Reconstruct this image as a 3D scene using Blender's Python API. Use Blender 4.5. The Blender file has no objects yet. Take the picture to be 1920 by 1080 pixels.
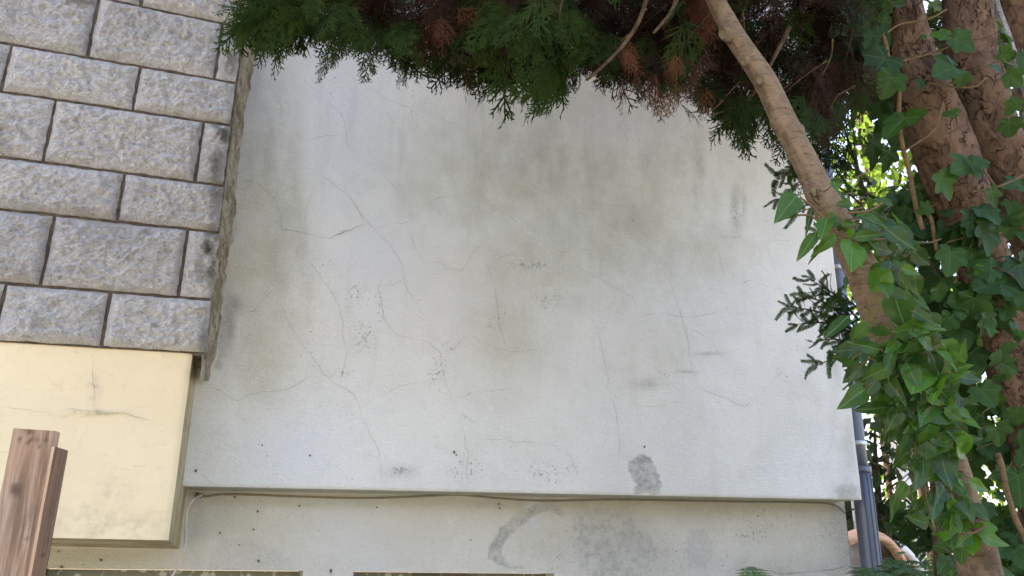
import bpy, math, random
import numpy as np
from mathutils import Vector, Matrix

R = math.radians
rng = np.random.default_rng(7)
random.seed(7)
C = bpy.context.scene.collection
SC = bpy.context.scene

# ------------------------------------------------------------------ camera, light, exposure
W, H, F = 1920.0, 1080.0, 1559.0
EYE = 1.60
YAW, PITCH, ROLL = 21.2, 18.4, 0.78
cam_d = bpy.data.cameras.new('camera')
cam_d.sensor_width = 36; cam_d.lens = 36 * F / W; cam_d.clip_end = 500; cam_d.clip_start = 0.02
cam = bpy.data.objects.new('camera', cam_d); C.objects.link(cam)
Rm = Matrix.Rotation(R(-YAW), 3, 'Z') @ Matrix.Rotation(R(90 + PITCH), 3, 'X') @ Matrix.Rotation(R(ROLL), 3, 'Z')
cam.matrix_world = Matrix.Translation((0, 0, EYE)) @ Rm.to_4x4()
SC.camera = cam

world = bpy.data.worlds.new('World'); SC.world = world; world.use_nodes = True
wn = world.node_tree.nodes; wl = world.node_tree.links
SUN_EL, SUN_AZ = 56, -28      # azimuth measured from +Y towards +X
sky = wn.new('ShaderNodeTexSky'); sky.sky_type = 'NISHITA'; sky.sun_disc = False
sky.sun_elevation = R(SUN_EL); sky.sun_rotation = R(SUN_AZ)
sky.dust_density = 3.0; sky.ozone_density = 1.0; sky.air_density = 1.0
wl.new(sky.outputs[0], wn['Background'].inputs[0]); wn['Background'].inputs[1].default_value = 0.15
sl = bpy.data.lights.new('sun', 'SUN'); sl.energy = 4.0; sl.angle = R(0.6); sl.color = (1, .95, .86)
so = bpy.data.objects.new('sun', sl); C.objects.link(so)
sd = Vector((math.sin(R(SUN_AZ)) * math.cos(R(SUN_EL)), math.cos(R(SUN_AZ)) * math.cos(R(SUN_EL)), math.sin(R(SUN_EL))))
so.rotation_euler = sd.to_track_quat('Z', 'Y').to_euler()
SC.view_settings.view_transform = 'Standard'; SC.view_settings.look = 'None'
SC.view_settings.exposure = 2.33; SC.view_settings.gamma = 1
SC.view_settings.use_white_balance = True; SC.view_settings.white_balance_temperature = 7150; SC.view_settings.white_balance_tint = 16

# ------------------------------------------------------------------ pixel <-> world (photo pixels, 1920 wide)
RN = np.array(Rm); CAMP = np.array((0, 0, EYE))
def rays(px, py):
    px = np.asarray(px, float); py = np.asarray(py, float)
    d = np.stack([(px - W / 2) / F, -(py - H / 2) / F, -np.ones_like(px)], -1)
    return d @ RN.T
def onY(px, py, y):
    d = rays(px, py); return CAMP + d * (y / d[..., 1])[..., None]
def onZ(px, py, z):
    d = rays(px, py); return CAMP + d * ((z - EYE) / d[..., 2])[..., None]
def dep(px, py, t):
    return CAMP + rays(px, py) * np.asarray(t, float)[..., None] if np.ndim(t) else CAMP + rays(px, py) * t
def proj(P):
    q = (P - CAMP) @ RN
    return W / 2 + F * q[..., 0] / -q[..., 2], H / 2 - F * q[..., 1] / -q[..., 2]
FWD = -RN[:, 2]; UPV = RN[:, 1]; RT = RN[:, 0]

# ------------------------------------------------------------------ numpy noise
def _h(ix, iy, s):
    n = (ix.astype(np.int64) * 374761393 + iy.astype(np.int64) * 668265263 + s * 1442695041) & 0x7fffffff
    n = ((n ^ (n >> 13)) * 1274126177) & 0x7fffffff
    return ((n ^ (n >> 16)) & 0xffff) / 65535.0
def vnoise(x, y, s=0):
    x = np.asarray(x, float); y = np.asarray(y, float)
    ix = np.floor(x); iy = np.floor(y); fx = x - ix; fy = y - iy
    fx = fx * fx * fx * (fx * (fx * 6 - 15) + 10); fy = fy * fy * fy * (fy * (fy * 6 - 15) + 10)
    a = _h(ix, iy, s); b = _h(ix + 1, iy, s); c = _h(ix, iy + 1, s); d = _h(ix + 1, iy + 1, s)
    return (a * (1 - fx) + b * fx) * (1 - fy) + (c * (1 - fx) + d * fx) * fy
def fbm(x, y, o=4, s=0, g=.5):
    t = 0; a = 1; n = 0
    for i in range(o):
        t = t + a * (vnoise(x, y, s + i * 17) - .5) * 2; n += a; a *= g
        x, y = (x * .8 - y * .6) * 2.03 + 5.2, (x * .6 + y * .8) * 2.03 + 1.7
    return t / n
def worley(u, v, s=0, jit=.9, wrap=None):
    iu = np.floor(u); iv = np.floor(v); f1 = np.full(u.shape, 9.); f2 = np.full(u.shape, 9.); idv = np.zeros(u.shape)
    for a in (-1, 0, 1):
        for b in (-1, 0, 1):
            cu = iu + a; cv = iv + b; hu = np.mod(cu, wrap) if wrap else cu
            x = cu + .5 + jit * (_h(hu, cv, s) - .5); y = cv + .5 + jit * (_h(hu, cv, s + 9) - .5)
            d = np.hypot(u - x, v - y); m = d < f1
            f2 = np.where(m, f1, np.minimum(f2, d)); idv = np.where(m, _h(hu, cv, s + 31), idv); f1 = np.where(m, d, f1)
    return f1, f2, idv

# ------------------------------------------------------------------ objects
def tag(o, label=None, cat=None, group=None, kind=None):
    if label: o['label'] = label
    if cat: o['category'] = cat
    if group: o['group'] = group
    if kind: o['kind'] = kind
    return o
def thing(name, label, cat, loc=(0, 0, 0), group=None):
    o = bpy.data.objects.new(name, None); o.empty_display_size = .1; C.objects.link(o); o.location = loc
    return tag(o, label, cat, group)
class MB:
    """collects vertices, faces and float attributes, and links them as ONE mesh object"""
    def __init__(s): s.v = []; s.f = []; s.n = 0; s.a = {}; s.mi = []; s.sm = []
    def add(s, v, f, mat=0, smooth=True, **at):
        v = np.asarray(v, float).reshape(-1, 3); f = np.asarray(f, int)
        if f.shape[1] == 3: f = np.concatenate([f, -np.ones((len(f), 1), int) - s.n], 1)
        s.v.append(v); s.f.append(f + s.n); s.mi.append(np.full(len(f), mat)); s.sm.append(np.full(len(f), smooth))
        for k in set(s.a) | set(at):
            if k not in s.a: s.a[k] = [np.zeros(s.n)] if s.n else []
            s.a[k].append(np.broadcast_to(np.asarray(at.get(k, 0.), float), (len(v),)).copy())
        s.n += len(v); return s
    def build(s, name, mats, parent=None):
        V = np.concatenate(s.v); Fq = np.concatenate(s.f); mi = np.concatenate(s.mi); sm = np.concatenate(s.sm)
        if parent is not None: V = V - np.array(parent_world(parent))
        me = bpy.data.meshes.new(name); me.vertices.add(len(V)); me.vertices.foreach_set('co', V.ravel().astype(np.float32))
        tri = Fq[:, 3] < 0; cnt = np.where(tri, 3, 4); st = np.concatenate([[0], np.cumsum(cnt)[:-1]])
        fl = Fq.ravel(); fl = fl[fl >= 0]
        me.loops.add(len(fl)); me.loops.foreach_set('vertex_index', fl.astype(np.int32))
        me.polygons.add(len(Fq)); me.polygons.foreach_set('loop_start', st.astype(np.int32))
        try: me.polygons.foreach_set('loop_total', cnt.astype(np.int32))
        except Exception: pass
        me.polygons.foreach_set('material_index', mi.astype(np.int32)); me.polygons.foreach_set('use_smooth', sm.astype(bool))
        for k, L in s.a.items():
            at = me.attributes.new(k, 'FLOAT', 'POINT'); at.data.foreach_set('value', np.concatenate(L).astype(np.float32))
        for m in (mats if isinstance(mats, (list, tuple)) else [mats]): me.materials.append(m)
        me.update(calc_edges=True); me.validate()
        o = bpy.data.objects.new(name, me); C.objects.link(o)
        if parent is not None: o.parent = parent
        return o
def parent_world(p):
    v = Vector(p.location)
    while p.parent is not None: p = p.parent; v = v + p.location
    return v
def gridf(nu, nv, closed=False):
    """faces of a grid of nv rows of nu vertices"""
    j, i = np.meshgrid(np.arange(nv - 1), np.arange(nu if closed else nu - 1), indexing='ij')
    a = j * nu + i; b = j * nu + (i + 1) % nu
    return np.stack([a, b, b + nu, a + nu], -1).reshape(-1, 4)
def box(mb, lo, hi, mat=0, **at):
    x0, y0, z0 = lo; x1, y1, z1 = hi
    v = [(x0, y0, z0), (x1, y0, z0), (x1, y1, z0), (x0, y1, z0), (x0, y0, z1), (x1, y0, z1), (x1, y1, z1), (x0, y1, z1)]
    f = [(0, 3, 2, 1), (4, 5, 6, 7), (0, 1, 5, 4), (1, 2, 6, 5), (2, 3, 7, 6), (3, 0, 4, 7)]
    return mb.add(v, f, mat, False, **at)
def hexa(mb, P, mat=0, **at):
    """P: front quad (4) then back quad (4), both counter-clockwise seen from the front"""
    return mb.add(P, [(0, 1, 2, 3), (7, 6, 5, 4), (0, 4, 5, 1), (1, 5, 6, 2), (2, 6, 7, 3), (3, 7, 4, 0)], mat, False, **at)
def spline(P, n):
    P = np.asarray(P, float); k = len(P)
    Q = np.vstack([2 * P[0] - P[1], P, 2 * P[-1] - P[-2]])
    L = np.concatenate([[0], np.cumsum(np.linalg.norm(np.diff(P[:, :3], axis=0), axis=1))])
    s = np.linspace(0, L[-1], n); out = []
    for q in s:
        i = min(max(np.searchsorted(L, q) - 1, 0), k - 2); t = (q - L[i]) / max(L[i + 1] - L[i], 1e-9)
        a, b, c, d = Q[i:i + 4]
        out.append(.5 * (2 * b + (c - a) * t + (2 * a - 5 * b + 4 * c - d) * t * t + (3 * b - a - 3 * c + d) * t ** 3))
    return np.array(out), s
def frames(P):
    T = np.gradient(P, axis=0); T /= np.linalg.norm(T, axis=1)[:, None] + 1e-12
    ref = np.array((0, -1, 0.05)); N = []
    n = ref - T[0] * (ref @ T[0]); n /= np.linalg.norm(n)
    for t in T:
        n = n - t * (n @ t); n /= np.linalg.norm(n); N.append(n)
    N = np.array(N); return T, N, np.cross(T, N)
def tube(mb, P, r, n=8, mat=0, steps=None, **at):
    P = np.asarray(P, float); r = np.broadcast_to(np.asarray(r, float), (len(P),))
    steps = steps or max(len(P) * 3, 4)
    Q, _ = spline(np.column_stack([P, r]), steps)
    T, N, B = frames(Q[:, :3]); th = np.arange(n) / n * 2 * np.pi
    V = Q[:, None, :3] + Q[:, None, 3:4] * (np.cos(th)[None, :, None] * N[:, None] + np.sin(th)[None, :, None] * B[:, None])
    V = V.reshape(-1, 3); f = gridf(n, steps, True)
    c0 = len(V); V = np.vstack([V, Q[0, :3], Q[-1, :3]])
    i = np.arange(n); cap = np.concatenate([np.stack([np.full(n, c0), (i + 1) % n, i], 1),
                                            np.stack([np.full(n, c0 + 1), (steps - 1) * n + i, (steps - 1) * n + (i + 1) % n], 1)])
    nb = mb.n
    at = {k: (v if np.ndim(v) == 0 else v) for k, v in at.items()}
    mb.add(V, f, mat, True, **at)
    cap4 = np.concatenate([cap, np.full((len(cap), 1), -1)], 1)
    cap4[:, :3] += nb; mb.f.append(cap4); mb.mi.append(np.full(len(cap4), mat)); mb.sm.append(np.full(len(cap4), True))
    return mb

# ------------------------------------------------------------------ materials
class NT:
    def __init__(s, name):
        s.m = bpy.data.materials.new(name); s.m.use_nodes = True; s.t = s.m.node_tree; s.n = s.t.nodes; s.l = s.t.links
        s.b = s.n['Principled BSDF']; s.out = s.n['Material Output']
    def sock(s, node, k, v):
        if v is None: return
        if hasattr(v, 'links') or isinstance(v, bpy.types.NodeSocket): s.l.new(v, node.inputs[k])
        elif isinstance(v, (tuple, list)) and len(v) == 3 and node.inputs[k].type == 'RGBA': node.inputs[k].default_value = (*v, 1)
        else: node.inputs[k].default_value = v
    def math(s, op, a, b=None, c=None, clamp=False):
        n = s.n.new('ShaderNodeMath'); n.operation = op; n.use_clamp = clamp
        for i, v in enumerate((a, b, c)): s.sock(n, i, v)
        return n.outputs[0]
    def mix(s, f, a, b, mode='MIX'):
        n = s.n.new('ShaderNodeMix'); n.data_type = 'RGBA'; n.blend_type = mode
        s.sock(n, 0, f); s.sock(n, 6, a); s.sock(n, 7, b); return n.outputs[2]
    def attr(s, name):
        n = s.n.new('ShaderNodeAttribute'); n.attribute_name = name; return n.outputs['Fac']
    def coord(s, scale=(1, 1, 1), rot=(0, 0, 0)):
        g = s.n.new('ShaderNodeNewGeometry'); m = s.n.new('ShaderNodeMapping')
        s.l.new(g.outputs['Position'], m.inputs[0]); m.inputs['Scale'].default_value = scale; m.inputs['Rotation'].default_value = rot
        return m.outputs[0]
    def noise(s, vec, scale, detail=4, rough=.55, dist=0):
        n = s.n.new('ShaderNodeTexNoise'); s.sock(n, 'Vector', vec); n.inputs['Scale'].default_value = scale
        n.inputs['Detail'].default_value = detail; n.inputs['Roughness'].default_value = rough; n.inputs['Distortion'].default_value = dist
        return n.outputs['Fac']
    def vor(s, vec, scale, feat='F1', out='Distance'):
        n = s.n.new('ShaderNodeTexVoronoi'); n.feature = feat; s.sock(n, 'Vector', vec); n.inputs['Scale'].default_value = scale
        return n.outputs[out]
    def ramp(s, v, lo, hi, a=0., b=1.):
        n = s.n.new('ShaderNodeMapRange'); s.sock(n, 0, v); s.sock(n, 1, lo); s.sock(n, 2, hi); n.inputs[3].default_value = a; n.inputs[4].default_value = b
        n.interpolation_type = 'SMOOTHSTEP'; return n.outputs[0]
    def bump(s, h, dist, strength=1., prev=None):
        n = s.n.new('ShaderNodeBump'); s.sock(n, 'Height', h); n.inputs['Distance'].default_value = dist; n.inputs['Strength'].default_value = strength
        if prev is not None: s.l.new(prev, n.inputs['Normal'])
        return n.outputs[0]
    def fin(s, col=None, rough=.8, normal=None, spec=.3, metal=0):
        s.sock(s.b, 'Base Color', col); s.sock(s.b, 'Roughness', rough); s.b.inputs['Specular IOR Level'].default_value = spec
        s.b.inputs['Metallic'].default_value = metal
        if normal is not None: s.l.new(normal, s.b.inputs['Normal'])
        return s.m
    def translucent(s, col, fac, normal=None):
        t = s.n.new('ShaderNodeBsdfTranslucent'); s.sock(t, 0, col)
        m = s.n.new('ShaderNodeMixShader'); s.sock(m, 0, fac); s.l.new(s.b.outputs[0], m.inputs[1]); s.l.new(t.outputs[0], m.inputs[2])
        s.l.new(m.outputs[0], s.out.inputs[0])
        return s.m

def mat_plaster(name, base=(.74, .742, .715), lower=False):
    t = NT(name); P = t.coord()
    n1 = t.noise(P, 1.7, 5, .6); n2 = t.noise(P, 9, 5, .65); n3 = t.noise(P, 55, 3, .6)
    c = t.mix(t.ramp(n1, .35, .68), base, tuple(x * .9 for x in base))
    c = t.mix(t.ramp(n2, .45, .75, 0, .35), c, (base[0] * .8, base[1] * .8, base[2] * .78))
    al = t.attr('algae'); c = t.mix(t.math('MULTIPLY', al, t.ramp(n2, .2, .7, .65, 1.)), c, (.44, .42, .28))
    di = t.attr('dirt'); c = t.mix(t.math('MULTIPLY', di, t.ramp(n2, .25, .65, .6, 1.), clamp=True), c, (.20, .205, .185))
    bl = t.attr('cool'); c = t.mix(bl, c, (.62, .655, .72))
    sp = t.attr('speck'); s1 = t.noise(P, 78, 5, .66, .4)
    thr = t.math('SUBTRACT', .74, t.math('MULTIPLY', sp, .20))
    sm = t.ramp(t.math('SUBTRACT', s1, thr), 0., .04); sm = t.math('MULTIPLY', sm, .6)
    c = t.mix(sm, c, (.23, .23, .215))
    fg = t.noise(P, 170, 4, .7); c = t.mix(t.ramp(fg, .52, .66, 0, .22), c, (.40, .40, .37)); c = t.mix(t.ramp(fg, .48, .36, 0, .25), c, (.86, .87, .86))  # fine light and dark specks: surface relief shading painted into the colour
    vs = t.noise(t.coord((9, 9, 1.1)), 1, 5, .65); c = t.mix(t.math('MULTIPLY', t.ramp(vs, .54, .72), t.math('ADD', .12, t.math('MULTIPLY', di, .6))), c, (.36, .36, .31))
    # fine pits
    pit = t.ramp(t.noise(P, 140, 2, .5), .69, .76); c = t.mix(t.math('MULTIPLY', pit, .45), c, (.25, .25, .23))
    pa = t.attr('patch'); c = t.mix(pa, c, t.mix(t.ramp(n3, .35, .65), (.33, .33, .31), (.48, .48, .455)))
    stro = t.noise(t.coord((1, 1, 1.0), (0, R(28), 0)), 1, 0)
    mp = t.coord((26, 26, 75), (0, R(24), 0)); br = t.noise(mp, 1, 4, .6, .6)
    h = t.bump(br, .007, .7)
    h = t.bump(t.noise(P, 95, 5, .65), .0055, .9 if lower else .7, h)
    h = t.bump(t.noise(P, 320, 3, .6), .0008, .8, h)
    h = t.bump(sm, -.0015, .8, h)
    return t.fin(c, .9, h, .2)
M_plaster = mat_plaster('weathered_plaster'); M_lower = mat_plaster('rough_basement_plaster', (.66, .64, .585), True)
t = NT('crack'); M_crack = t.fin(t.mix(t.ramp(t.noise(t.coord(), 30), .3, .7), (.25, .24, .20), (.42, .41, .37)), .95)
t = NT('hole_dark'); M_hole = t.fin(t.mix(t.noise(t.coord(), 60), (.09, .08, .065), (.20, .18, .15)), .95)

t = NT('granite'); P = t.coord(); mp = t.coord((16, 16, 42), (0, R(32), 0))
g = t.mix(t.ramp(t.noise(P, 140, 6, .78), .33, .52), (.49, .47, .455), (.96, .93, .90))
g = t.mix(t.math('MULTIPLY', t.ramp(t.noise(t.coord((14, 14, 30), (0, R(32), 0)), 1, 5, .65), .52, .68), .4), g, (.36, .35, .35))  # dark diagonal streaks: facet shade painted in, over the granite's own mottling
g = t.mix(t.math('MULTIPLY', t.ramp(t.noise(P, 3.5, 3, .6), .5, .7), .35), g, (.38, .375, .39))
g = t.mix(t.math('MULTIPLY', t.ramp(t.noise(t.coord((9, 9, 9)), 1, 4, .6), .55, .7), .35), g, (.86, .84, .84))
g = t.mix(t.math('MULTIPLY', t.attr('dirt'), t.ramp(t.noise(P, 14, 4), .35, .6)), g, (.12, .115, .08))
h = t.bump(t.noise(mp, 1, 6, .72, .5), .035, 1); h = t.bump(t.noise(P, 95, 6, .78), .02, 1, h)
g = t.mix(t.attr('tone'), g, (.38, .37, .39))
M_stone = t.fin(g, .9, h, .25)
t = NT('joint_mortar'); P = t.coord()
c = t.mix(t.ramp(t.noise(P, 24, 5, .65), .35, .65), (.06, .045, .033), (.14, .105, .08))
c = t.mix(t.math('MULTIPLY', t.ramp(t.noise(P, 60, 3), .5, .7), .6), c, (.06, .06, .035))
M_mortar = t.fin(c, .95, t.bump(t.noise(P, 90, 5, .7), .004, .9))
t = NT('edge_mortar'); P = t.coord()
c = t.mix(t.ramp(t.noise(P, 12, 5, .65), .35, .65), (.20, .165, .115), (.44, .39, .31))
c = t.mix(t.ramp(t.noise(t.coord((26, 26, 20)), 1, 5, .7), .52, .64, 0, .8), c, (.09, .085, .045))
M_edge = t.fin(c, .95, t.bump(t.noise(P, 60, 6, .7), .008, .9))
t = NT('yellow_render'); P = t.coord()
c = t.mix(t.ramp(t.noise(P, 2.2, 4), .35, .7), (.80, .67, .45), (.76, .63, .42))
c = t.mix(t.math('MULTIPLY', t.attr('dirt'), t.ramp(t.noise(P, 16, 5, .65), .36, .66), clamp=True), c, (.34, .29, .19))
c = t.mix(t.math('MULTIPLY', t.ramp(t.noise(t.coord((30, 30, 14)), 1, 4, .6), .56, .7), .14), c, (.5, .43, .27))
h = t.bump(t.noise(t.coord((7, 7, 30), (0, R(18), 0)), 1, 5, .6, 1.2), .004, .4); h = t.bump(t.noise(P, 90, 4), .0012, .7, h)
h = t.bump(t.ramp(t.noise(t.coord((16, 16, 40), (0, R(-35), 0)), 1, 3, .5, 1.5), .63, .68), .004, .4, h)
M_yellow = t.fin(c, .75, h, .3)
t = NT('yellow_render_shaded'); M_yreveal = t.fin(t.mix(t.ramp(t.noise(t.coord(), 8, 5), .35, .65), (.34, .29, .18), (.50, .43, .27)), .85, t.bump(t.noise(t.coord(), 60, 5), .004, .8))  # darker copy of the panel colour, shade painted into reveal and underside

def mat_wood(name, a, b):
    t = NT(name); w = t.coord((55, 55, 2.6)); P = t.coord()
    n = t.noise(w, 1, 5, .65, 1.1)
    c = t.mix(t.ramp(n, .36, .62), a, b)
    c = t.mix(t.ramp(t.noise(P, 7, 3), .4, .66, 0, .5), c, (.36, .20, .12))
    c = t.mix(t.math('MULTIPLY', t.attr('knot'), .85), c, (.10, .06, .045))
    h = t.bump(n, .004, .8); h = t.bump(t.noise(t.coord((300, 300, 20)), 1, 3), .001, .8, h)
    return t.fin(c, .8, h, .25)
M_wood = mat_wood('weathered_wood', (.18, .12, .08), (.43, .31, .225)); M_wood_end = mat_wood('sawn_wood_edge', (.42, .29, .20), (.56, .41, .29))
M_wood_dark = mat_wood('grey_wood', (.14, .085, .058), (.27, .175, .125))

def mat_bark(name, a, b, crack, moss=(.20, .21, .06)):
    t = NT(name); P = t.coord()
    c = t.mix(t.ramp(t.noise(P, 28, 5, .65), .35, .66), a, b)
    c = t.mix(t.ramp(t.attr('plate'), .2, .9, 0, .55), c, tuple(min(1, x * 1.5) for x in b))
    c = t.mix(t.math('MULTIPLY', t.attr('crackm'), .85), c, crack)
    if 'flak' in name:
        nd = t.n.new('ShaderNodeTexNoise'); t.l.new(P, nd.inputs['Vector']); nd.inputs['Scale'].default_value = 14; nd.inputs['Detail'].default_value = 4
        va = t.n.new('ShaderNodeVectorMath'); va.operation = 'MULTIPLY_ADD'; t.l.new(nd.outputs['Color'], va.inputs[0]); va.inputs[1].default_value = (.09, .09, .09); t.l.new(t.coord((1, 1, .62)), va.inputs[2])
        e = t.vor(va.outputs[0], 24, 'DISTANCE_TO_EDGE'); act = t.ramp(t.noise(P, 11, 4), .40, .60); ck = t.math('MULTIPLY', t.ramp(e, .0, t.math('MULTIPLY', t.ramp(t.noise(P, 30, 2), .35, .65), .07), 1, 0), act)
        c = t.mix(t.math('MULTIPLY', t.vor(va.outputs[0], 24, 'F1', 'Color'), .5), c, tuple(min(1, x * 1.55) for x in b)); c = t.mix(t.math('MULTIPLY', ck, .9), c, crack)
    else:
        ln = t.noise(t.coord((40, 40, 190), (R(12), R(-20), 0)), 1, 4, .6); c = t.mix(t.ramp(ln, .5, .68, 0, .5), c, tuple(x * .55 for x in a)); c = t.mix(t.ramp(t.noise(P, 110, 3), .62, .7, 0, .5), c, tuple(min(1, x * 1.4) for x in b))
    c = t.mix(t.math('MULTIPLY', t.attr('moss'), t.ramp(t.noise(P, 60, 3), .4, .56)), c, moss)
    c = t.mix(t.attr('cut'), c, t.mix(t.noise(P, 70), (.15, .13, .07), (.24, .21, .12)))
    h = t.bump(t.noise(t.coord((60, 60, 30)), 1, 6, .7, .4), .011, .9)
    if 'flak' in name: h = t.bump(ck, -.010, 1, h)
    h = t.bump(t.noise(t.coord((30, 30, 120)), 1, 4), .003, .6, h); h = t.bump(t.noise(P, 220, 4, .6), .0018, .9, h)
    return t.fin(c, .85, h, .25)
M_barkD = mat_bark('smooth_brown_bark', (.09, .06, .038), (.20, .143, .095), (.03, .022, .015))
M_barkA = mat_bark('flaking_red_bark', (.052, .031, .022), (.145, .092, .062), (.02, .012, .009))
M_barkC = mat_bark('pale_grey_bark', (.12, .115, .115), (.30, .30, .31), (.05, .045, .04))
M_twig = mat_bark('twig_bark', (.05, .03, .018), (.12, .08, .045), (.04, .03, .02))
M_vine = mat_bark('vine_bark', (.09, .058, .032), (.19, .13, .072), (.1, .07, .04))

def mat_leaf(name, dark, bright, cool, kind='ovate', tr=.3, rough=.34, spec=.36, vein=(.20, .33, .12)):
    t = NT(name); u = t.attr('lu'); v = t.attr('lv')
    tone = t.attr('tone'); hue = t.attr('hue')
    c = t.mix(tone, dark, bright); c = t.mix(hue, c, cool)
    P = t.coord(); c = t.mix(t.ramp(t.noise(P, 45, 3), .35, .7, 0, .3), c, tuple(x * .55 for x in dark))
    au = t.math('ABSOLUTE', u)
    if kind == 'ovate':
        mid = t.ramp(au, .006, .020, 1, 0)
        w = t.math('FRACT', t.math('MULTIPLY', t.math('SUBTRACT', v, t.math('MULTIPLY', au, .75)), 6.0))
        lat = t.math('MULTIPLY', t.ramp(t.math('ABSOLUTE', t.math('SUBTRACT', w, .5)), .0, .05, 1, 0), .35)
        vm = t.math('MAXIMUM', mid, lat)
    else:
        vm = None
        for a in (0, 52, 108):
            d = t.math('ABSOLUTE', t.math('SUBTRACT', t.math('MULTIPLY', au, math.cos(R(a))), t.math('MULTIPLY', v, math.sin(R(a)))))
            al = t.math('ADD', t.math('MULTIPLY', au, math.sin(R(a))), t.math('MULTIPLY', v, math.cos(R(a))))
            m = t.math('MULTIPLY', t.ramp(d, .004, .018, 1, 0), t.math('GREATER_THAN', al, 0))
            vm = m if vm is None else t.math('MAXIMUM', vm, m)
        vm = t.math('MULTIPLY', vm, .8)
    c2 = t.mix(t.math('MULTIPLY', vm, .5), c, vein)
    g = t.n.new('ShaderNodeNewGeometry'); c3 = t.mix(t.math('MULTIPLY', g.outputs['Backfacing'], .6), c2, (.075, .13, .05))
    h = t.bump(vm, -.0008, .6); h = t.bump(t.noise(P, 120, 2), .0009, .5, h)
    t.fin(c3, rough, h, spec)
    return t.translucent(t.mix(.5, c, (.22, .42, .03)), tr)
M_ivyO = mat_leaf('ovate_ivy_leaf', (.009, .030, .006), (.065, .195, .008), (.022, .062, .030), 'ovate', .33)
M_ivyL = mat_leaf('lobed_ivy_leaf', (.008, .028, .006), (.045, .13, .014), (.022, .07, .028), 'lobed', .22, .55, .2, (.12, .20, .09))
def mat_needle(name, a, b, tip, tr=.2):
    t = NT(name); c = t.mix(t.attr('tone'), a, b); c = t.mix(t.math('MULTIPLY', t.attr('tip'), .6), c, tip)
    t.fin(c, .8, None, .1); return t.translucent(c, tr)
M_cyp = mat_needle('cypress_foliage', (.004, .009, .003), (.013, .028, .005), (.04, .074, .012))
M_dead = mat_needle('dead_cypress_foliage', (.014, .008, .0055), (.11, .042, .018), (.035, .018, .011), .1)
M_yew = mat_needle('yew_needles', (.010, .026, .008), (.045, .11, .02), (.055, .13, .02))
M_fern = mat_needle('fern_leaflets', (.045, .10, .05), (.12, .22, .11), (.18, .28, .12), .3)
M_grass = mat_needle('grass_blades', (.07, .13, .02), (.18, .28, .05), (.3, .38, .1), .35)
M_bgl = mat_needle('garden_foliage', (.04, .08, .018), (.20, .34, .04), (.30, .42, .06), .5)
M_bgd = mat_needle('laurel_foliage', (.018, .034, .016), (.055, .085, .035), (.10, .13, .05), .2)

t = NT('downspout_metal'); P = t.coord(); c = t.mix(t.ramp(t.noise(t.coord((14, 14, 1.2)), 1, 4), .3, .7), (.085, .10, .135), (.125, .145, .19))
M_pipe = t.fin(c, .38, t.bump(t.noise(P, 40, 3), .0008, .4), .5, .35)
t = NT('zinc_bracket'); M_zinc = t.fin(t.mix(t.noise(t.coord(), 60), (.35, .36, .38), (.55, .56, .58)), .35, None, .5, .8)
t = NT('cable_sheath'); M_cable = t.fin(t.mix(t.noise(t.coord(), 40), (.42, .39, .34), (.60, .57, .52)), .6, None, .4)
t = NT('cable_dirty'); M_cable2 = t.fin(t.mix(t.noise(t.coord(), 30), (.17, .15, .10), (.34, .31, .23)), .7, None, .3)
t = NT('concrete'); P = t.coord(); c = t.mix(t.ramp(t.noise(P, 11, 5, .65), .35, .65), (.24, .225, .21), (.38, .36, .34))
M_conc = t.fin(c, .9, t.bump(t.noise(P, 90, 5, .7), .003, .8))
t = NT('window_frame_paint'); P = t.coord(); c = t.mix(t.ramp(t.noise(P, 30, 4), .56, .62), (.20, .20, .15), (.50, .50, .42))
M_wframe = t.fin(c, .6, t.bump(t.noise(P, 50, 4), .002, .6))
t = NT('dark_glass'); M_glass = t.fin(t.mix(t.noise(t.coord(), 3), (.02, .025, .025), (.04, .045, .04)), .08, None, .5)
t = NT('soil_ground'); P = t.coord(); c = t.mix(t.ramp(t.noise(P, 3, 6, .65), .35, .65), (.16, .16, .10), (.36, .32, .26))  # unseen ground, colour lightened to bounce light up onto the wall
M_ground = t.fin(c, .95, t.bump(t.noise(P, 30, 6, .7), .03, .8))
t = NT('roof_tile'); M_roof = t.fin(t.mix(t.noise(t.coord(), 9, 4), (.16, .10, .08), (.28, .17, .13)), .85)
t = NT('terracotta_rim'); P = t.coord(); c = t.mix(t.ramp(t.noise(t.coord((3, 3, 90)), 1, 4), .4, .6), (.52, .29, .17), (.66, .42, .28)); M_terra = t.fin(c, .7, t.bump(t.noise(P, 50, 4), .003, .6))
t = NT('white_paint'); P = t.coord(); M_white = t.fin(t.mix(t.ramp(t.noise(P, 10, 4), .3, .7), (.66, .66, .66), (.8, .8, .8)), .7, t.bump(t.noise(P, 40, 4), .004, .7))
t = NT('coir'); P = t.coord(); M_coir = t.fin(t.mix(t.ramp(t.noise(t.coord((60, 60, 60)), 1, 6, .8, 2), .4, .6), (.06, .035, .02), (.34, .25, .16)), .95, t.bump(t.noise(P, 70, 6, .8, 2), .02, 1))

# ------------------------------------------------------------------ ground
gm = MB(); n = 160; xs = np.sign(np.linspace(-1, 1, n)) * np.abs(np.linspace(-1, 1, n)) ** 2.4 * 150
X, Y = np.meshgrid(xs, xs); Z = .04 * fbm(X * .8, Y * .8, 4) ; Z = np.where(np.hypot(X, Y) < 60, Z, 0)
gm.add(np.stack([X, Y + 2, Z], -1).reshape(-1, 3), gridf(n, n)); tag(gm.build('ground', M_ground), kind='structure')

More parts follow.
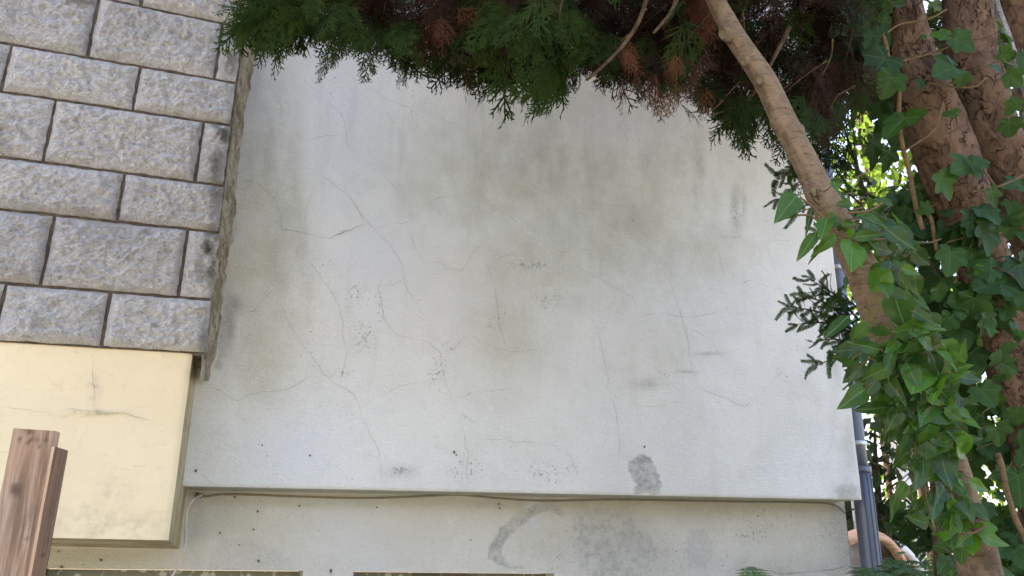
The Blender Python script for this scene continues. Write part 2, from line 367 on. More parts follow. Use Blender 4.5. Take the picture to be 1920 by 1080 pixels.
# ------------------------------------------------------------------ plastered house
YU, YL = 3.40, 3.60
corner = onY(1618, 937, YU); XR = corner[0]; ZB_L = onY(360, 913, YU)[2]; ZB_R = corner[2]; ZB = (ZB_L + ZB_R) / 2
XL = onY(355, 920, YU)[0] - .12
print('wall', XL, XR, ZB_L, ZB_R)
house = thing('plastered_house', 'pale weathered plaster house wall with cracks, overhanging above a rough basement band', 'house', (XL, YU, 0))
def blobs(px, py, L):
    o = np.zeros(px.shape)
    for cx, cy, sx, sy, a in L: o = np.maximum(o, a * np.exp(-((px - cx) / sx) ** 2 * .5 - ((py - cy) / sy) ** 2 * .5))
    return o
DIRT_SHADE = [(500, 300, 46, 150, .33), (530, 460, 30, 90, .30), (1060, 290, 250, 70, .34), (1180, 400, 150, 90, .26), (900, 350, 120, 60, .2), (700, 230, 60, 50, .1), (480, 620, 50, 80, .12), (1310, 300, 12, 60, .55), (1378, 395, 8, 35, .55), (1395, 390, 5, 28, .4), (1120, 240, 170, 60, .30), (990, 260, 110, 70, .34), (1220, 240, 110, 60, .25),  # broad blobs paint shade under canopy and beside stone, small ones dirt
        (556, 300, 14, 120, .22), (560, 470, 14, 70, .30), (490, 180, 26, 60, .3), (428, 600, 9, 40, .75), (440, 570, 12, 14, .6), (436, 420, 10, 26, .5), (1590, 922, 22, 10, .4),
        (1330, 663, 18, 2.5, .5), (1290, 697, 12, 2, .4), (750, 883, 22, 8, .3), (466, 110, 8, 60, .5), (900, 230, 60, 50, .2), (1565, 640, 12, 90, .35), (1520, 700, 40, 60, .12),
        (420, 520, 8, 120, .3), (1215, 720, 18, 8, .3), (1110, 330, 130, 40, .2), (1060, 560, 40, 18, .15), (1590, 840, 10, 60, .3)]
ALG_SHADE = [(500, 470, 60, 150, .60), (500, 650, 55, 130, .45), (555, 360, 18, 120, .45), (1010, 480, 110, 80, .42), (950, 630, 55, 70, .35), (1335, 470, 50, 50, .38), (1180, 440, 130, 100, .42),  # algae, with the soft dark band beside the stone painted in as shade
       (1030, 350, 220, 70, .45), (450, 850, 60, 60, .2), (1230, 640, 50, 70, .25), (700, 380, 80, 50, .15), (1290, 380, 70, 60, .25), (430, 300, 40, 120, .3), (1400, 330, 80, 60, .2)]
SPK = [(670, 555, 20, 22, 1), (682, 630, 26, 34, .95), (605, 500, 26, 60, .6), (650, 440, 40, 16, .5), (930, 600, 20, 30, .8), (1035, 567, 26, 22, .9), (1000, 497, 55, 8, 1), (820, 700, 18, 24, 1),
       (872, 880, 34, 30, .8), (1030, 885, 50, 26, .75), (750, 883, 22, 10, 1.2), (640, 700, 30, 14, .7), (1135, 590, 20, 20, .5), (1150, 730, 22, 40, .6), (790, 190, 60, 40, .6), (620, 165, 60, 36, .5),
       (1380, 400, 16, 30, .9), (878, 780, 10, 12, 1), (713, 570, 8, 46, .9), (1130, 830, 16, 40, .7), (1480, 700, 70, 120, .4), (1215, 640, 30, 30, .5), (1240, 700, 20, 12, .8), (800, 600, 30, 50, .4),
       (1300, 300, 30, 60, .6), (1180, 260, 60, 60, .4), (580, 650, 30, 60, .5), (680, 720, 50, 20, .5), (830, 640, 40, 20, .5), (900, 820, 60, 50, .35), (650, 200, 60, 60, .45)]
COOL = [(640, 250, 60, 110, .45), (700, 480, 60, 80, .3), (560, 840, 70, 60, .4), (1150, 230, 100, 40, .4), (480, 130, 30, 60, .3), (560, 930, 60, 20, .2), (1300, 560, 120, 60, .15)]
def patchmask(px, py, pts, soft=2.5, seed=1, amp=5):
    """inside-ness of a polygon given in photo pixels, with a ragged edge"""
    x = px + amp * fbm(px / 9, py / 9, 3, seed); y = py + amp * fbm(px / 9 + 40, py / 9, 3, seed + 3)
    P = np.array(pts, float); ins = np.zeros(px.shape, bool); dmin = np.full(px.shape, 1e9)
    for a, b in zip(P, np.roll(P, -1, 0)):
        c = ((a[1] > y) != (b[1] > y)) & (x < (b[0] - a[0]) * (y - a[1]) / (b[1] - a[1] + 1e-12) + a[0]); ins ^= c
        e = b - a; tt = np.clip(((x - a[0]) * e[0] + (y - a[1]) * e[1]) / (e @ e + 1e-9), 0, 1)
        dmin = np.minimum(dmin, np.hypot(x - a[0] - tt * e[0], y - a[1] - tt * e[1]))
    return np.clip(.5 + np.where(ins, dmin, -dmin) / (2 * soft), 0, 1)
mb = MB()
xs = np.arange(XL, XR + .003, .0065); xs[-1] = XR
zs = np.concatenate([np.arange(ZB, 5.3, .0065), np.linspace(5.32, 6.6, 20)])
X, Z = np.meshgrid(xs, zs)
tz = (X - XL) / (XR - XL); Z0 = Z + np.clip(1 - (Z - ZB) / .4, 0, 1) * ((ZB_L * (1 - tz) + ZB_R * tz) - ZB)
Yw = YU + .006 * fbm(X * 1.3, Z0 * 1.3, 3, 5) + .0022 * fbm(X * 9, Z0 * 9, 3, 8)
e = np.minimum(XR - X, Z0 - Z0[0:1]); Yw = Yw + .006 * np.exp(-np.clip(e, 0, 1) / .003)
Pw = np.stack([X, Yw, Z0], -1); px, py = proj(Pw)
dirt = 1.35 * blobs(px, py, DIRT_SHADE) * (.75 + .5 * fbm(px / 22, py / 60, 4, 3)); alg_shade = 1.45 * blobs(px, py, ALG_SHADE) * (.85 + .35 * fbm(px / 60, py / 60, 4, 6))
spk = blobs(px, py, SPK) + .12 + .25 * fbm(px / 70, py / 70, 3, 2); cool = 1.3 * blobs(px, py, COOL)
pat = patchmask(px, py, [(1190, 858), (1205, 850), (1220, 857), (1232, 880), (1240, 905), (1239, 926), (1188, 926), (1192, 905), (1180, 885), (1178, 872)], 1.5)
pat = pat * (.65 + .35 * np.clip(fbm(px / 12, py / 12, 3, 9) * 2 + .5, 0, 1))
pat = np.maximum(pat, .6 * patchmask(px, py, [(418, 580), (432, 575), (440, 600), (428, 640), (415, 690), (404, 700), (408, 640)], 1.5, 4, 9))
pat = np.maximum(pat, .45 * patchmask(px, py, [(1560, 915), (1600, 905), (1612, 935), (1575, 937)], 2, 7, 7))
mb.add(Pw.reshape(-1, 3), gridf(len(xs), len(zs)), 0, True, dirt=np.clip(dirt, 0, 1).ravel(), algae=np.clip(alg_shade, 0, 1).ravel(), speck=np.clip(spk, 0, 1.3).ravel(), patch=pat.ravel(), cool=np.clip(cool, 0, 1).ravel())
# back, side, underside of the overhanging wall
D = 7.0
def quad(mb, P, mat=0, nu=30, nv=30, **at):
    P = np.array(P, float); u = np.linspace(0, 1, nu); v = np.linspace(0, 1, nv); U, V = np.meshgrid(u, v)
    Q = (P[0] * ((1 - U) * (1 - V))[..., None] + P[1] * (U * (1 - V))[..., None] + P[2] * (U * V)[..., None] + P[3] * ((1 - U) * V)[..., None])
    return mb.add(Q.reshape(-1, 3), gridf(nu, nv), mat, True, **at)
quad(mb, [(XR, YU + .012, ZB_R), (XR, D, ZB_R), (XR, D, 6.6), (XR, YU + .012, 6.6)], dirt=.12, algae=.1, speck=.3)
quad(mb, [(XL, D, ZB_L), (XR, D, ZB_R), (XR, YU + .012, ZB_R), (XL, YU + .012, ZB_L)], dirt=.25, algae=.8, speck=.6)
# cracks: fine strips of bare plaster following the surface
CR = [[(455, 341), (480, 345), (500, 360), (520, 382), (528, 405), (528, 428), (566, 434), (590, 441), (620, 446), (655, 432), (689, 416)],
      [(640, 345), (678, 400), (702, 427), (740, 415), (757, 416), (790, 390), (830, 366), (860, 365), (900, 378), (950, 405), (972, 420), (978, 438), (1000, 450), (1030, 465), (1070, 472), (1080, 500), (1100, 508), (1140, 530), (1185, 560), (1195, 590)],
      [(757, 416), (770, 440), (777, 462), (790, 487), (810, 493), (835, 498), (862, 510), (882, 482), (905, 455), (908, 445)], [(862, 510), (870, 535), (877, 552)],
      [(702, 427), (730, 465), (752, 495), (760, 530), (766, 545), (787, 572), (792, 590), (800, 605)], [(985, 447), (970, 470), (935, 485), (920, 488)],
      [(895, 472), (912, 488), (920, 520), (932, 565), (935, 605), (945, 635), (955, 660)], [(586, 350), (578, 400), (567, 434), (554, 483), (541, 516), (511, 546), (475, 581), (437, 596)],
      [(554, 483), (588, 500), (617, 541), (629, 560), (639, 601), (650, 670), (636, 715)], [(515, 551), (529, 576), (548, 620), (570, 652), (601, 699), (633, 718), (658, 740), (690, 800), (710, 850), (716, 910)],
      [(622, 548), (661, 537), (711, 541), (736, 535), (758, 522)], [(385, 718), (420, 735), (447, 754), (475, 741), (540, 727), (590, 705)],
      [(711, 541), (715, 570), (720, 597), (745, 630), (800, 640), (825, 660), (830, 690), (838, 725), (855, 760), (870, 810), (878, 850), (876, 917)], [(825, 660), (850, 650), (880, 620)],
      [(885, 630), (930, 655), (970, 660), (1000, 660), (1045, 665)], [(1105, 590), (1120, 622), (1130, 660), (1145, 720), (1152, 770), (1160, 850), (1163, 925)],
      [(1200, 443), (1215, 465), (1225, 490), (1250, 520), (1265, 560), (1275, 590), (1285, 625), (1297, 680), (1305, 725)], [(1195, 593), (1250, 587), (1275, 592), (1310, 592), (1360, 580), (1385, 577)],
      [(1320, 425), (1343, 445), (1385, 442), (1410, 457), (1430, 470)], [(1343, 445), (1352, 490), (1360, 530)], [(1385, 528), (1405, 527), (1450, 540), (1490, 545)], [(1290, 612), (1330, 638), (1370, 685)],
      [(1440, 460), (1455, 452), (1490, 450)], [(1200, 760), (1220, 765), (1270, 755), (1305, 725), (1350, 745), (1398, 766), (1430, 730), (1480, 685)], [(500, 150), (520, 185), (533, 235)],
      [(600, 180), (640, 215), (650, 265), (670, 300), (685, 322), (655, 340)], [(650, 140), (700, 170), (730, 190), (770, 200), (780, 230)], [(575, 250), (583, 262), (645, 250)],
      [(480, 300), (530, 303), (580, 315), (620, 340), (650, 370), (689, 416)], [(900, 820), (960, 828), (1040, 835), (1062, 850), (1080, 880), (1095, 915)], [(1120, 380), (1190, 390), (1230, 400), (1320, 425)],
      [(838, 750), (900, 735), (960, 728)], [(360, 885), (400, 905), (412, 912)], [(690, 760), (740, 730), (790, 712)], [(445, 500), (480, 515), (530, 550)], [(715, 330), (735, 345), (748, 375)]]
def crackstrip(mb, pts, y, w, mat=1, off=.0022):
    P3 = onY([p[0] for p in pts], [p[1] for p in pts], y); Lc = np.concatenate([[0], np.cumsum(np.linalg.norm(np.diff(P3, axis=0), axis=1))]); s = np.linspace(0, Lc[-1], max(int(Lc[-1] / .006), 6)); Q = np.stack([np.interp(s, Lc, P3[:, k]) for k in range(3)], -1)
    j = .016 * np.stack([fbm(s * 9, s * 0 + pts[0][0], 5, 3, .62), 0 * s, fbm(s * 9, s * 0 + pts[0][1], 5, 5, .62)], -1); Q = Q + j
    yy = y + (.006 * fbm(Q[:, 0] * 1.3, Q[:, 2] * 1.3, 3, 5) + .0022 * fbm(Q[:, 0] * 9, Q[:, 2] * 9, 3, 8)) if y == YU else y + 0 * s
    T = np.gradient(Q, axis=0); T /= np.linalg.norm(T, axis=1)[:, None]; N = np.stack([-T[:, 2], 0 * s, T[:, 0]], -1)
    ww = w * (.25 + 1.1 * np.clip(vnoise(s * 18, s * 0 + pts[0][0], 4), 0, 1)) * np.clip(np.minimum(s, s[-1] - s) / .05, .3, 1)
    Q[:, 1] = yy - off; A = Q + N * ww[:, None]; B = Q - N * ww[:, None]
    V = np.stack([A, B], 1).reshape(-1, 3); mb.add(V, gridf(2, len(s)), mat, False)
for i, c in enumerate(CR): crackstrip(mb, c, YU, .0016 if i in (0,) else .00062)
def hole(mb, px, py, y, r, mat=2, off=.0035):
    c = onY(px, py, y); n = 12; r = r * .72; a = np.arange(n) / n * 2 * np.pi; rr = r * (1 + .35 * rng.normal(size=n) * .6)
    V = np.vstack([[c], c + np.stack([np.cos(a) * rr, 0 * a, np.sin(a) * rr * 1.1], -1)]); V[:, 1] -= off; V[0, 1] = y - off + .001
    mb.add(V, np.stack([np.zeros(n, int), 1 + np.arange(n), 1 + (np.arange(n) + 1) % n], 1), mat, False)
for p in [(581, 854, .006), (491, 835, .005), (485, 833, .003), (851, 848, .008), (855, 853, .005), (1208, 838, .008), (367, 883, .007), (501, 855, .003), (660, 898, .003), (880, 738, .003), (1475, 706, .005), (1185, 413, .005), (1188, 417, .004), (1435, 416, .004), (1207, 883, .004)]:
    hole(mb, p[0], p[1], YU - .004, p[2])
upper = mb.build('upper_wall', [M_plaster, M_crack, M_hole], house)

# basement band with window openings
mb = MB(); XLR = onY(1584, 948, YL)[0]; xs = np.arange(XL - 1.4, XLR + .003, .007); xs[-1] = XLR
w1 = onY(np.array([80, 568]), np.array([1076, 1073]), YL); w2 = onY(np.array([663, 1040]), np.array([1070, 1067]), YL)
ZT = float(np.mean([w1[0, 2], w1[1, 2], w2[0, 2], w2[1, 2]])); zw = ZT; print('lintel z', w1, w2)
def band(x0, x1, z0, z1, st=.007):
    nx = max(int((x1 - x0) / st), 2); nz = max(int((z1 - z0) / st), 2); xs = np.linspace(x0, x1, nx); zs = np.linspace(z0, z1, nz)
    X, Z = np.meshgrid(xs, zs); Yw = YL + .004 * fbm(X * 2, Z * 2, 3, 15) + .002 * fbm(X * 14, Z * 14, 3, 18)
    P = np.stack([X, Yw, Z], -1); px, py = proj(P)
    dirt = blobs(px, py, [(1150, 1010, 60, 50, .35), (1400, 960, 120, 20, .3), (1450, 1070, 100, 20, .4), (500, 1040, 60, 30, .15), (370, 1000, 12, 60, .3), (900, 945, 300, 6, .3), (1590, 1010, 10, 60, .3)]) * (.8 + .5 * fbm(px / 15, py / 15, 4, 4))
    alg_shade = blobs(px, py, [(600, 940, 300, 10, .5), (1300, 950, 400, 14, .5), (150, 1050, 120, 30, .8), (430, 980, 100, 40, .35), (1500, 1000, 100, 60, .2), (1030, 1010, 50, 30, .25)])
    spk = .35 + blobs(px, py, [(1450, 990, 130, 60, .45), (1120, 1030, 100, 40, .35), (1250, 1040, 100, 40, .4)]) + .3 * fbm(px / 50, py / 50, 3, 12)
    outer = [(1065, 962), (1040, 945), (1005, 945), (968, 962), (935, 995), (916, 1025), (914, 1045), (930, 1058), (960, 1066), (985, 1068), (955, 1055), (940, 1043), (942, 1022), (960, 1000), (985, 980), (1010, 962), (1035, 957), (1055, 970)]
    p1 = patchmask(px, py, outer, 1.6, 31, 4) * (.55 + .4 * np.clip(fbm(px / 20, py / 20, 4, 25) * 2 + .5, 0, 1))
    p2 = patchmask(px, py, [(1075, 965), (1090, 950), (1160, 950), (1185, 975), (1215, 1000), (1235, 1040), (1260, 1085), (1110, 1090), (1085, 1050), (1072, 1010)], 3, 33, 12) * (.12 + .55 * np.clip(fbm(px / 10, py / 10, 5, 21) * 3 + .35, 0, 1))
    p3 = patchmask(px, py, [(1295, 1000), (1320, 990), (1335, 1010), (1338, 1045), (1315, 1066), (1290, 1060), (1283, 1035)], 2, 35, 10) * .35
    p4 = patchmask(px, py, [(410, 1013), (440, 1010), (520, 1030), (560, 1073), (386, 1073)], 3, 36, 3) * .25
    pat = np.maximum.reduce([p1, p2, p3, p4])
    cool = blobs(px, py, [(1000, 960, 10, 30, .6), (640, 990, 60, 50, .35), (1310, 1030, 20, 25, .2), (700, 1050, 30, 30, .3)])
    mb.add(P.reshape(-1, 3), gridf(nx, nz), 0, True, dirt=np.clip(dirt, 0, 1).ravel(), algae=np.clip(alg_shade, 0, 1).ravel(), speck=np.clip(spk, 0, 1.4).ravel(), patch=pat.ravel(), cool=np.clip(cool, 0, 1).ravel())
xw = [XL - 1.4, w1[0, 0], w1[1, 0], w2[0, 0], w2[1, 0], XLR]; ZW0 = ZT - .55
band(xw[0], xw[5], ZT, ZB + .07)
for a, b in ((0, 1), (2, 3), (4, 5)): band(xw[a], xw[b], ZW0, ZT, .012)
band(xw[0], xw[5], -.05, ZW0, .03)
for a, b in ((1, 2), (3, 4)):           # reveals of the two openings
    x0, x1 = xw[a], xw[b]; dd = .16
    quad(mb, [(x0, YL, ZT), (x1, YL, ZT), (x1, YL + dd, ZT), (x0, YL + dd, ZT)], 0, 20, 8, algae=.5, speck=.4)
    quad(mb, [(x0, YL, ZW0), (x0, YL, ZT), (x0, YL + dd, ZT), (x0, YL + dd, ZW0)], 0, 8, 8, algae=.3, speck=.4)
    quad(mb, [(x1, YL, ZT), (x1, YL, ZW0), (x1, YL + dd, ZW0), (x1, YL + dd, ZT)], 0, 8, 8, algae=.3, speck=.4)
    quad(mb, [(x0, YL + dd, ZW0), (x1, YL + dd, ZW0), (x1, YL, ZW0), (x0, YL, ZW0)], 0, 20, 8, algae=.3, speck=.4)
quad(mb, [(XLR, YL, -.05), (XLR, D, -.05), (XLR, D, ZB), (XLR, YL, ZB)], 0, 20, 20, dirt=.3, speck=.6)
for c in [[(875, 935), (879, 945), (885, 962)], [(1400, 1080), (1440, 1072), (1500, 1075), (1550, 1068), (1590, 1062)]]: crackstrip(mb, c, YL, .002)
for p in [(440, 932, .006), (483, 959, .006), (475, 993, .006), (412, 999, .006), (485, 1052, .008), (561, 949, .007), (448, 1022, .004), (620, 1070, .009), (706, 951, .005), (935, 945, .006), (936, 953, .006), (882, 1012, .005),
          (190, 1050, .008), (116, 1063, .007), (597, 995, .003), (1420, 968, .006), (110, 1034, .005), (155, 1059, .003)]: hole(mb, p[0], p[1], YL - .003, p[2])
hole(mb, 372, 929, YL - .004, .018)
mb.build('basement_wall', [M_lower, M_crack, M_hole], house)
# roof over the wall
mb = MB(); box(mb, (XL - 3.6, YU - .35, 6.58), (XR + .35, D + .3, 6.75)); mb.build('roof', M_roof, house)
# windows: frame, pane, vent slots
for k, (a, b) in enumerate(((1, 2), (3, 4))):
    x0, x1 = xw[a] + .003, xw[b] - .003; y0 = YL + .10; fr = MB(); fw = .05
    for lo, hi in (((x0, y0, ZT - .003 - fw), (x1, y0 + .04, ZT - .003)), ((x0, y0, ZW0 + .003), (x1, y0 + .04, ZW0 + fw)),
                   ((x0, y0, ZW0 + fw), (x0 + fw, y0 + .04, ZT - .003 - fw)), ((x1 - fw, y0, ZW0 + fw), (x1, y0 + .04, ZT - .003 - fw))): box(fr, lo, hi)
    wf = fr.build('window', M_wframe, house)
    g = MB(); box(g, (x0 + fw, y0 + .015, ZW0 + fw), (x1 - fw, y0 + .02, ZT - .003 - fw)); g.build('pane', M_glass, wf)
    if k == 1:
        for pa, pb in ((772, 826), (830, 884)):
            A = onY(pa, 1075, y0)[0]; B = onY(pb, 1075, y0)[0]; v = MB(); zc = onY(828, 1078, y0)[2]
            n_ = 24; aa = np.arange(n_) / n_ * 2 * np.pi; hw = (B - A) / 2 - .012
            V = np.stack([np.where(np.cos(aa) > 0, hw, -hw) + .008 * np.cos(aa) + (A + B) / 2, 0 * aa + y0 - .003, zc + .008 * np.sin(aa)], -1)
            V2 = V.copy(); V2[:, 1] += .0025; V = np.vstack([V, V2, [[(A + B) / 2, y0 - .003, zc]]])
            i = np.arange(n_); v.add(V, np.stack([i, (i + 1) % n_, n_ + (i + 1) % n_, n_ + i], 1), 0, False); f = np.stack([np.full(n_, 2 * n_), i, (i + 1) % n_], 1)
            v.add(V, f, 0, False); v.build('vent_slot', M_hole, wf)

# ------------------------------------------------------------------ stone and yellow wing
YS, YY = 3.10, 3.13
def stP(p, y=YS): return onY(p[0], p[1], y)
def HJ(k):                                # horizontal joints: (left px, right px)
    return [((-160, -85), (457, 47)), ((-160, 46), (442, 150)), ((-160, 142), (432, 230)), ((-160, 268), (420, 344)), ((-160, 371), (410, 432)), ((-160, 514), (398, 559)), ((-160, 628), (384, 661))][k]
def zline(k, x):
    A = stP(HJ(k)[0]); B = stP(HJ(k)[1]); return A[2] + (B[2] - A[2]) * (x - A[0]) / (B[0] - A[0])
EDGE = [stP(HJ(k)[1])[0] for k in range(7)]
print('stone edge x', EDGE, 'z', [zline(k, -.2) for k in range(7)])
XSR = float(np.mean(EDGE)); LEFT = -3.2
VJ = {0: [(173, 50), (410, 92)], 1: [(10, 122), (255, 162)], 2: [(91, 241), (374, 282)], 3: [(-90, 330), (226, 366)], 4: [(88, 467), (343, 490)], 5: [(3, 560), (198, 595)]}
wing = thing('stone_faced_wing', 'grey rock-faced granite block wall above a projecting yellow rendered panel', 'house', (XSR, YS, 0))
blk = MB()
def block(x0, x1, zb0, zb1, zt0, zt1, seed, dirtR=False):
    """rock-faced block; corners given by x range and the bottom / top heights at both ends"""
    st = .0055; nx = max(int((x1 - x0) / st), 8); nz = max(int((zt0 - zb0) / st), 8)
    U, V = np.meshgrid(np.linspace(0, 1, nx), np.linspace(0, 1, nz)); X = x0 + (x1 - x0) * U
    Z = (zb0 + (zb1 - zb0) * U) * (1 - V) + (zt0 + (zt1 - zt0) * U) * V
    rag = .006; ed = np.minimum(np.minimum(X - x0, x1 - X), np.minimum(Z - Z[0:1], Z[-1:] - Z))
    lift = 1 - np.exp(-(np.clip(ed, 0, 1) / .014) ** 1.2)
    n1 = fbm(X * 5 + seed, Z * 5, 3, 50 + seed); ridg = 1 - np.abs(fbm(X * 16 - Z * 9 + seed, Z * 26 + X * 12, 4, 70 + seed, .6)); f = fbm(X * 60, Z * 60, 3, 90 + seed, .6)
    Yd = YS + .022 - lift * (.022 + .013 * n1 + .022 * (ridg - .6) + .012 * f)
    k = np.clip(1 - ed / .01, 0, 1); X = X + k * .5 * rag * fbm(X * 30, Z * 30, 2, seed); Z = Z + k * .5 * rag * fbm(X * 30 + 9, Z * 30, 2, seed + 4)
    P = np.stack([X, Yd, Z], -1); px, py = proj(P)
    d = blobs(px, py, [(415, 250, 14, 40, 1), (395, 480, 16, 40, 1.2), (405, 330, 12, 60, .7), (5, 260, 20, 20, .8), (150, 2, 20, 6, .8), (50, 510, 40, 8, .4), (430, 120, 8, 60, .5), (380, 620, 8, 40, .6)])
    blk.add(P.reshape(-1, 3), gridf(nx, nz), 0, True, tone=.2 * float(_h(np.array([seed]), np.array([3]), 5)[0]) ** 1.5, dirt=np.clip(d, 0, 1).ravel())
    # sides back into the joint
    for row in (P[0], P[-1][::-1], P[::-1, 0], P[:, -1]):
        B = row.copy(); B[:, 1] = YS + .05; VV = np.stack([row, B], 1).reshape(-1, 3); blk.add(VV, gridf(2, len(row))[:, ::-1], 0, False, dirt=.3)
g = .0058; sd_ = 0
zl = lambda k, x: zline(k, x)
for c in range(6):
    js = [stP(p)[0] for p in VJ[c]]
    while js[0] > LEFT: js.insert(0, js[0] - .55 - .1 * ((c * 7 + len(js)) % 3))
    js.append((EDGE[c] + EDGE[c + 1]) / 2 + g)
    for a, b in zip(js[:-1], js[1:]):
        sd_ += 1; block(a + g, b - g, zl(c + 1, a) + g, zl(c + 1, b) + g, zl(c, a) - g, zl(c, b) - g, sd_)
# courses above the picture
zt = [zl(0, LEFT), zl(0, XSR)]; hgt = [.30, .24, .30, .24, .30, .24, .30, .24, .3]
for c, hh in enumerate(hgt):
    js = [XSR + .02 - (.12 if c % 2 else .38)] if c else [stP((263, 5))[0]]
    while js[0] > LEFT: js.insert(0, js[0] - .6)
    js.append(XSR + .02)
    for a, b in zip(js[:-1], js[1:]):
        sd_ += 1; f = lambda x: zt[0] + (zt[1] - zt[0]) * (x - LEFT) / (XSR - LEFT)
        block(a + g, b - g, f(a) + g, f(b) + g, f(a) + hh - g, f(b) + hh - g, sd_)
    zt = [z + hh for z in zt]
ZTOP = zt[0]
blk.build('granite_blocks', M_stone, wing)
mb = MB(); zb_l = zl(6, LEFT) ; zb_r = zl(6, XSR)
nx, nz = 260, 240; U, V = np.meshgrid(np.linspace(0, 1, nx), np.linspace(0, 1, nz)); xr = np.interp(V, np.linspace(0, 1, 2), [EDGE[6], EDGE[0]]) - .004
Xm = LEFT + (xr - LEFT) * U; Zm = (zb_l + (zb_r - zb_l) * U) * (1 - V) + ZTOP * V
mb.add(np.stack([Xm, YS + .026 + .002 * fbm(Xm * 60, Zm * 60, 2, 3), Zm], -1).reshape(-1, 3), gridf(nx, nz), 0, True)
mb.build('joint_mortar', M_mortar, wing)
# roughly mortared return between the stones and the plaster wall
rows = [(44, 456, 482), (150, 441, 468), (230, 431, 452), (344, 419, 443), (432, 409, 434), (500, 403, 424), (560, 396, 414), (620, 389, 408), (661, 383, 402), (690, 381, 392), (714, 378, 386)]
rows = [(-260, 494, 528), (-120, 476, 504)] + rows
rr = np.array(rows, float); ny = 260; yy = np.linspace(rr[0, 0], rr[-1, 0], ny); xa = np.interp(yy, rr[:, 0], rr[:, 1]); xb = np.interp(yy, rr[:, 0], rr[:, 2]) + 5 * fbm(yy / 18, yy * 0, 3, 61)
A = onY(xa - 4, yy, YS + .022); B = onY(xb, yy, YU - .012); mb = MB(); nu = 30; L = []
for i in range(nu):
    u = i / (nu - 1); Q = A * (1 - u) + B * u; Q = Q + np.stack([.010 * fbm(yy / 14, yy * 0 + i * .35, 4, 44), .0 * yy, 0 * yy], -1) * min(1, 4 * u * (1 - u) + .1); L.append(Q)
L.append(B + np.array((.012, .02, 0)))
Q = np.stack(L, 1).reshape(-1, 3); mb.add(Q, gridf(nu + 1, ny), 0, True)
mb.build('mortar_return', M_edge, wing)
# yellow panel: front, bevelled right reveal, bevelled underside, top
F_tl = onY(-700, 600, YY); F_tr = onY(362, 657, YY); F_bl = onY(-700, 1020, YY); F_br = onY(316, 1013, YY)
xf = .5 * (F_tr[0] + F_br[0]); zb = F_br[2]; zt_ = zb_r + .02
B_br = onY(337, 1029, YL - .06); B_tr = onY(376, 712, YU)
mb = MB(); nx, nz = 300, 170; U, V = np.meshgrid(np.linspace(0, 1, nx), np.linspace(0, 1, nz))
xr = F_br[0] + (F_tr[0] - F_br[0]) * V; X = LEFT + (xr - LEFT) * U; Z = zb + (zt_ - zb) * V
Yd = YY + .004 * fbm(X * 3, Z * 3, 3, 21) + .0016 * fbm(X * 22, Z * 22, 4, 23) + .01 * np.exp(-(xr - X) / .008)
P = np.stack([X, Yd, Z], -1); px, py = proj(P)
sc = np.exp(-((py - 775 - 6 * fbm(px / 20, py * 0, 3)) / 5) ** 2) * np.exp(-((px - 175) / 60) ** 2) + .7 * np.exp(-((px - 175) / 9) ** 2) * np.exp(-((py - 730) / 30) ** 2)
P[..., 1] -= .006 * sc * (.3 + vnoise(px / 3, py / 3, 8)); 
dd = blobs(px, py, [(170, 980, 60, 25, .55), (260, 985, 50, 20, .4), (210, 940, 30, 30, .35), (120, 850, 25, 10, .2), (20, 1000, 50, 30, .3)]) * (.8 + .6 * fbm(px / 8, py / 8, 3, 31)) + 1.1 * sc * (.2 + vnoise(px / 4, py / 3, 5))
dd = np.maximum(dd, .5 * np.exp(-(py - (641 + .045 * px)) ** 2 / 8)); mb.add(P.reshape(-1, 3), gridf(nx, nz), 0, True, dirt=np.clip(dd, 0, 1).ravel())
for c in ([(98, 772), (130, 768), (160, 775), (190, 778), (225, 776), (285, 785)], [(175, 650), (176, 690), (180, 730), (172, 768)], [(0, 766), (50, 768), (98, 772)], [(165, 790), (158, 815), (140, 850)]): crackstrip(mb, c, YY, .0006, 1, .008)
mb.build('yellow_panel', [M_yellow, M_crack], wing)
mb = MB()
m_t = onY(369, 690, YY + .13); m_b = onY(327, 1022, YY + .14)
ft, fb = np.array((F_tr[0], YY + .01, zt_)), np.array((F_br[0], YY + .01, zb))
mt = np.array((m_t[0], YY + .13, zt_)); mbp = np.array((m_b[0], YY + .13, m_b[2]))
bt = np.array((B_tr[0], YL - .01, zt_)); bb = np.array((B_br[0], YL - .004, B_br[2]))
quad(mb, [fb, bb, bt, ft], 0, 24, 60)
quad(mb, [(LEFT, YY + .01, zb), fb, bb, (LEFT, YL - .004, B_br[2] + .0)], 0, 60, 16)
mb.build('panel_reveal', M_yreveal, wing)
mb = MB(); quad(mb, [(LEFT, YS + .03, zb_l), (EDGE[6] + .004, YS + .03, zb_r), (onY(380, 712, YU)[0], YU - .003, zb_r + .004), (LEFT, YU - .003, zb_l + .004)], 0, 60, 20); mb.build('stone_soffit', M_edge, wing)

